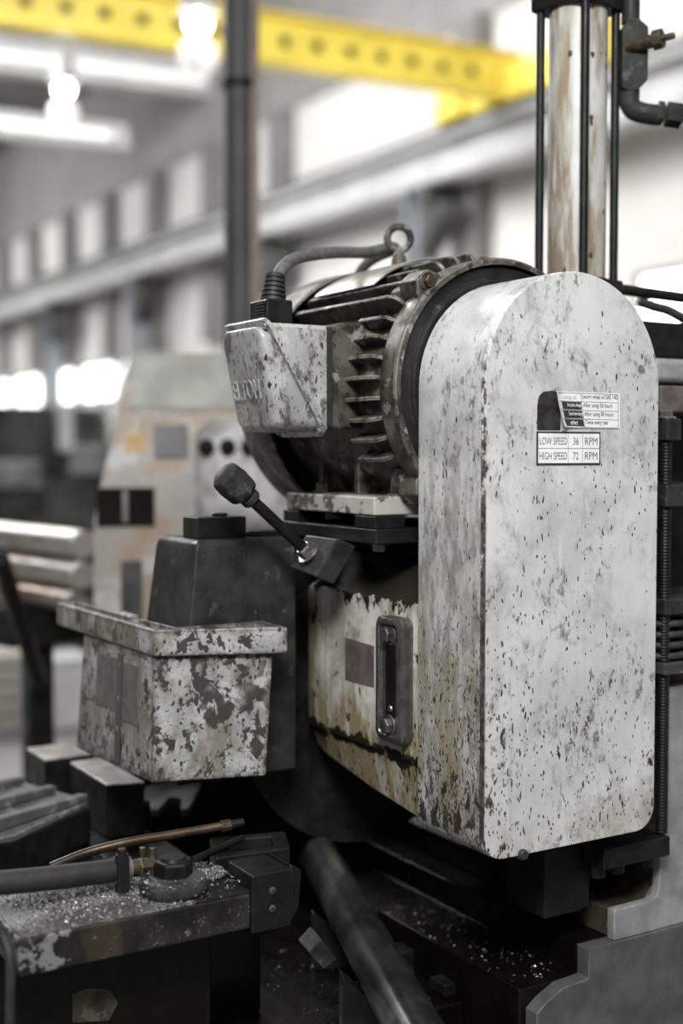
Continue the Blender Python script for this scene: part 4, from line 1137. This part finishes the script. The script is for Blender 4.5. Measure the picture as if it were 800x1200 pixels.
for yy, lab in ((18.8, 'blue-grey runway column seen right of the steel post'), (24.4, 'blue-grey runway column seen left of the steel post'), (30.0, 'blue-grey runway column second left of the steel post')):
    c_ = copy_tree(cl0); c_.location = (9.4, yy, 0); c_['label'] = lab
# overhead crane
cr = thing('overhead_crane', 'yellow overhead crane girder pierced by round holes below the ceiling', 'overhead crane', (6, 12, 5.9))
gA, gB = at(-60, 17, z=6.02), at(612, 117, z=6.02)
gd = (gB - gA); gL = gd.length; gd.normalize(); gw = V3((-gd.y, gd.x, 0))
if gw.dot(CV) < 0: gw = -gw
H = .53
def Gp(s, z, w=0.): return gA + gd * s + Z * z + gw * w
m = MB()
m.prism([Gp(0, 0), Gp(gL, 0), Gp(gL, .20), Gp(0, .20)], gw * .03)
m.prism([Gp(0, .33), Gp(gL, .33), Gp(gL, H), Gp(0, H)], gw * .03)
s_ = 0; stp = .43
while s_ < gL:
    e_ = min(s_ + stp - .13, gL); m.prism([Gp(s_, .20), Gp(e_, .20), Gp(e_, .33), Gp(s_, .33)], gw * .03); s_ += stp
m.build('web', 'yellow', cr)
m = MB(); m.prism([Gp(0, 0, .10), Gp(gL, 0, .10), Gp(gL, H, .10), Gp(0, H, .10)], gw * .03); m.build('dark_hole_backing', 'black', cr)  # black sheet added behind the web so its holes look dark
m = MB(); m.prism([Gp(0, -.03, -.10), Gp(gL, -.03, -.10), Gp(gL, -.03, .14), Gp(0, -.03, .14)], Z * .03); m.build('bottom_flange', 'yellow', cr)
m = MB(); m.prism([Gp(0, H, -.10), Gp(gL, H, -.10), Gp(gL, H, .14), Gp(0, H, .14)], Z * .03); m.build('top_flange', 'yellow', cr)
m = MB(); e0 = V3((9.25, gB.y - 1.6, 5.93)); m.box((9.22, gB.y - 1.9, 5.93), (9.58, gB.y + 1.4, 6.36)); m.build('end_truck', 'yellow', cr, .03)
m = MB(); m.box((9.12, gB.y + .7, 5.93), (9.62, gB.y + 1.3, 6.2)); m.build('wheel_box', 'yellow', cr, .03)
m = MB(); m.box((9.12, gB.y - 1.8, 5.93), (9.62, gB.y - 1.2, 6.55)); m.build('wheel_box', 'yellow', cr, .03)
# pale roof girders with tube lights
def lit_girder(pl, pr_, z, h, labs):
    a, b = at(*pl, z=z), at(*pr_, z=z); d = (b - a).normalized(); w = V3((-d.y, d.x, 0))
    if w.dot(CV) < 0: w = -w
    t = thing('roof_girder', labs[0], 'roof girder', (a + b) / 2, 'pale roof girders')
    m = MB(); m.prism([a, b, b + Z * h, a + Z * h], w * .12); m.prism([a - w * .15, b - w * .15, b + w * .27, a + w * .27], Z * -.05); m.build('beam', 'whitebeam', t)
    # tube light hung on its face
    f0, f1 = labs[2]
    c0_, c1_ = a.lerp(b, f0) - w * .22 + Z * h * .28, a.lerp(b, f1) - w * .22 + Z * h * .28
    l = thing('tube_lamp', labs[1], 'lamp', (c0_ + c1_) / 2, 'strip lamps on the roof girders')
    m = MB(); m.prism([c0_ - w * .06 + Z * .09, c1_ - w * .06 + Z * .09, c1_ + w * .08 + Z * .09, c0_ + w * .08 + Z * .09], Z * .05); m.build('lamp_housing', 'whitebeam', l)
    m = MB(); m.rod(c0_, c1_, .07, n=14); m.build('tube', 'tube', l)
lit_girder((-150, 62), (262, 112), 8.5, .62, ('white roof girder crossing behind the post, upper of two', 'glowing strip lamp on the upper white girder beside the post', (.0, .93)))
lit_girder((-250, 128), (150, 172), 7.3, .40, ('white roof girder ending left of the post, lower of two', 'glowing strip lamp on the lower white girder', (.0, .93)))
# high-bay lamps
def highbay(px, py, dd, lab):
    q = at(px, py, d=dd)
    t = thing('high_bay_lamp', lab, 'lamp', q, 'high-bay lamps')
    m = MB(); m.lathe(q, Z, [(.02, .42), (.10, .40), (.12, .22), (.15, .10), (.155, .08), (.14, .08), (.10, .2), (.02, .22)], 28); m.build('reflector', 'clad', t)
    m = MB(); m.lathe(q, Z, [(.10, -.15), (.16, -.22), (.15, -.34), (.08, -.42), (.01, -.43)], 24); m.build('glow_blob', 'underglow', t)  # dim glow below the bulb, put in as a faintly emissive shape
    m = MB(); m.ball(q + Z * .0, .095); m.build('bulb', 'bulb', t)
    m = MB(); m.rod(q + Z * .5, V3((q.x, q.y, ZCE)), .02, n=8); m.build('hanger', 'dkmach', t)
highbay(75, 105, 15, 'glowing high-bay lamp at far left under the ceiling')
highbay(232, 27, 10.5, 'glowing high-bay lamp in front of the yellow girder')
# distant machines at left
def mach(name, label, base, parts):
    t = thing(name, label, 'machine', base)
    for nm, lo, hi, mt in parts:
        m = MB(); m.box(V3(base) + V3(lo), V3(base) + V3(hi)); m.build(nm, mt, t, .02)
q = at(45, 560, d=8.5); q.z = 0
mach('lathe', 'dark lathe with pale tilted guard far behind the round bars', q, (('bed', (-1.6, -.3, 0), (.5, .4, 1.35), 'dkmach'), ('headstock', (-.6, -.25, 1.35), (.12, .35, 1.80), 'dkmach'), ('carriage', (.1, -.33, 1.35), (.45, .1, 1.55), 'midmach'), ('guard', (.02, -.36, 1.5), (.12, -.30, 1.82), 'white'), ('tray', (-1.0, -.4, 1.27), (-.1, -.3, 1.45), 'midmach')))
q = at(110, 520, d=12); q.z = 0
mach('milling_machine', 'grey milling machine in the distance left of beige console', q, (('column', (-.5, 0, 0), (.05, .6, 1.92), 'midmach'), ('head', (-.35, -.5, 1.45), (-.1, 0, 1.9), 'dkmach'), ('table', (-.9, -.7, 1.05), (.35, 0, 1.2), 'midmach'), ('knee', (-.4, -.5, 0), (.1, 0, 1.05), 'dkmach'), ('pipe_guard', (.1, -.2, .9), (.3, -.1, 1.95), 'white')))
q = at(30, 520, d=17); q.z = 0
mach('cabinet_machine', 'dark cabinet machine farthest back under the bright windows', q, (('body', (-3, 0, 0), (2.0, 1.4, 2.0), 'dkmach'), ('hood', (-1.2, -.1, 1.4), (-.3, 0, 1.8), 'midmach')))

# ================================================================== LIGHT
w = bpy.data.worlds.new('world'); S.world = w; w.use_nodes = True
nt_ = w.node_tree; bgn = nt_.nodes['Background']
tc = nt_.nodes.new('ShaderNodeTexCoord'); sx = nt_.nodes.new('ShaderNodeSeparateXYZ'); nt_.links.new(tc.outputs['Generated'], sx.inputs[0])
mr = nt_.nodes.new('ShaderNodeMapRange'); mr.inputs[1].default_value = -.02; mr.inputs[2].default_value = .8; nt_.links.new(sx.outputs[2], mr.inputs[0])
mxr = nt_.nodes.new('ShaderNodeMix'); mxr.data_type = 'RGBA'; mxr.inputs[6].default_value = (.03, .03, .03, 1); mxr.inputs[7].default_value = (1.55, 1.55, 1.55, 1)
nt_.links.new(mr.outputs[0], mxr.inputs[0]); nt_.links.new(mxr.outputs[2], bgn.inputs[0]); bgn.inputs[1].default_value = .45


def area(name, loc, tgt, size, sy, power, col=(1, 1, 1)):
    l = bpy.data.lights.new(name, 'AREA'); l.shape = 'RECTANGLE'; l.size = size; l.size_y = sy; l.energy = power; l.color = col
    o = bpy.data.objects.new(name, l); COL.objects.link(o); o.location = loc
    o.rotation_euler = (V3(tgt) - V3(loc)).to_track_quat('-Z', 'Y').to_euler(); return o
area('added_key_light', (-1.35, -1.65, 3.05), (.05, .25, 1.62), .8, .5, 92)  # added unseen lamp: brightens the guard's upper part, falls off downward
area('roof_light_near', (-3, -3, 9.9), (0, 0, 0), 5, 7, 520)
area('crane_fill_light', (4.0, 4.5, 9.6), (6.5, 11.5, 6.1), 4, 3, 800)  # added fill light aimed at the yellow girder to brighten it
area('roof_light_mid', (2.5, 14, 9.9), (6.5, 14, 0), 5, 14, 5200)
area('roof_light_far', (3, 32, 9.9), (6.5, 32, 0), 5, 16, 3800)
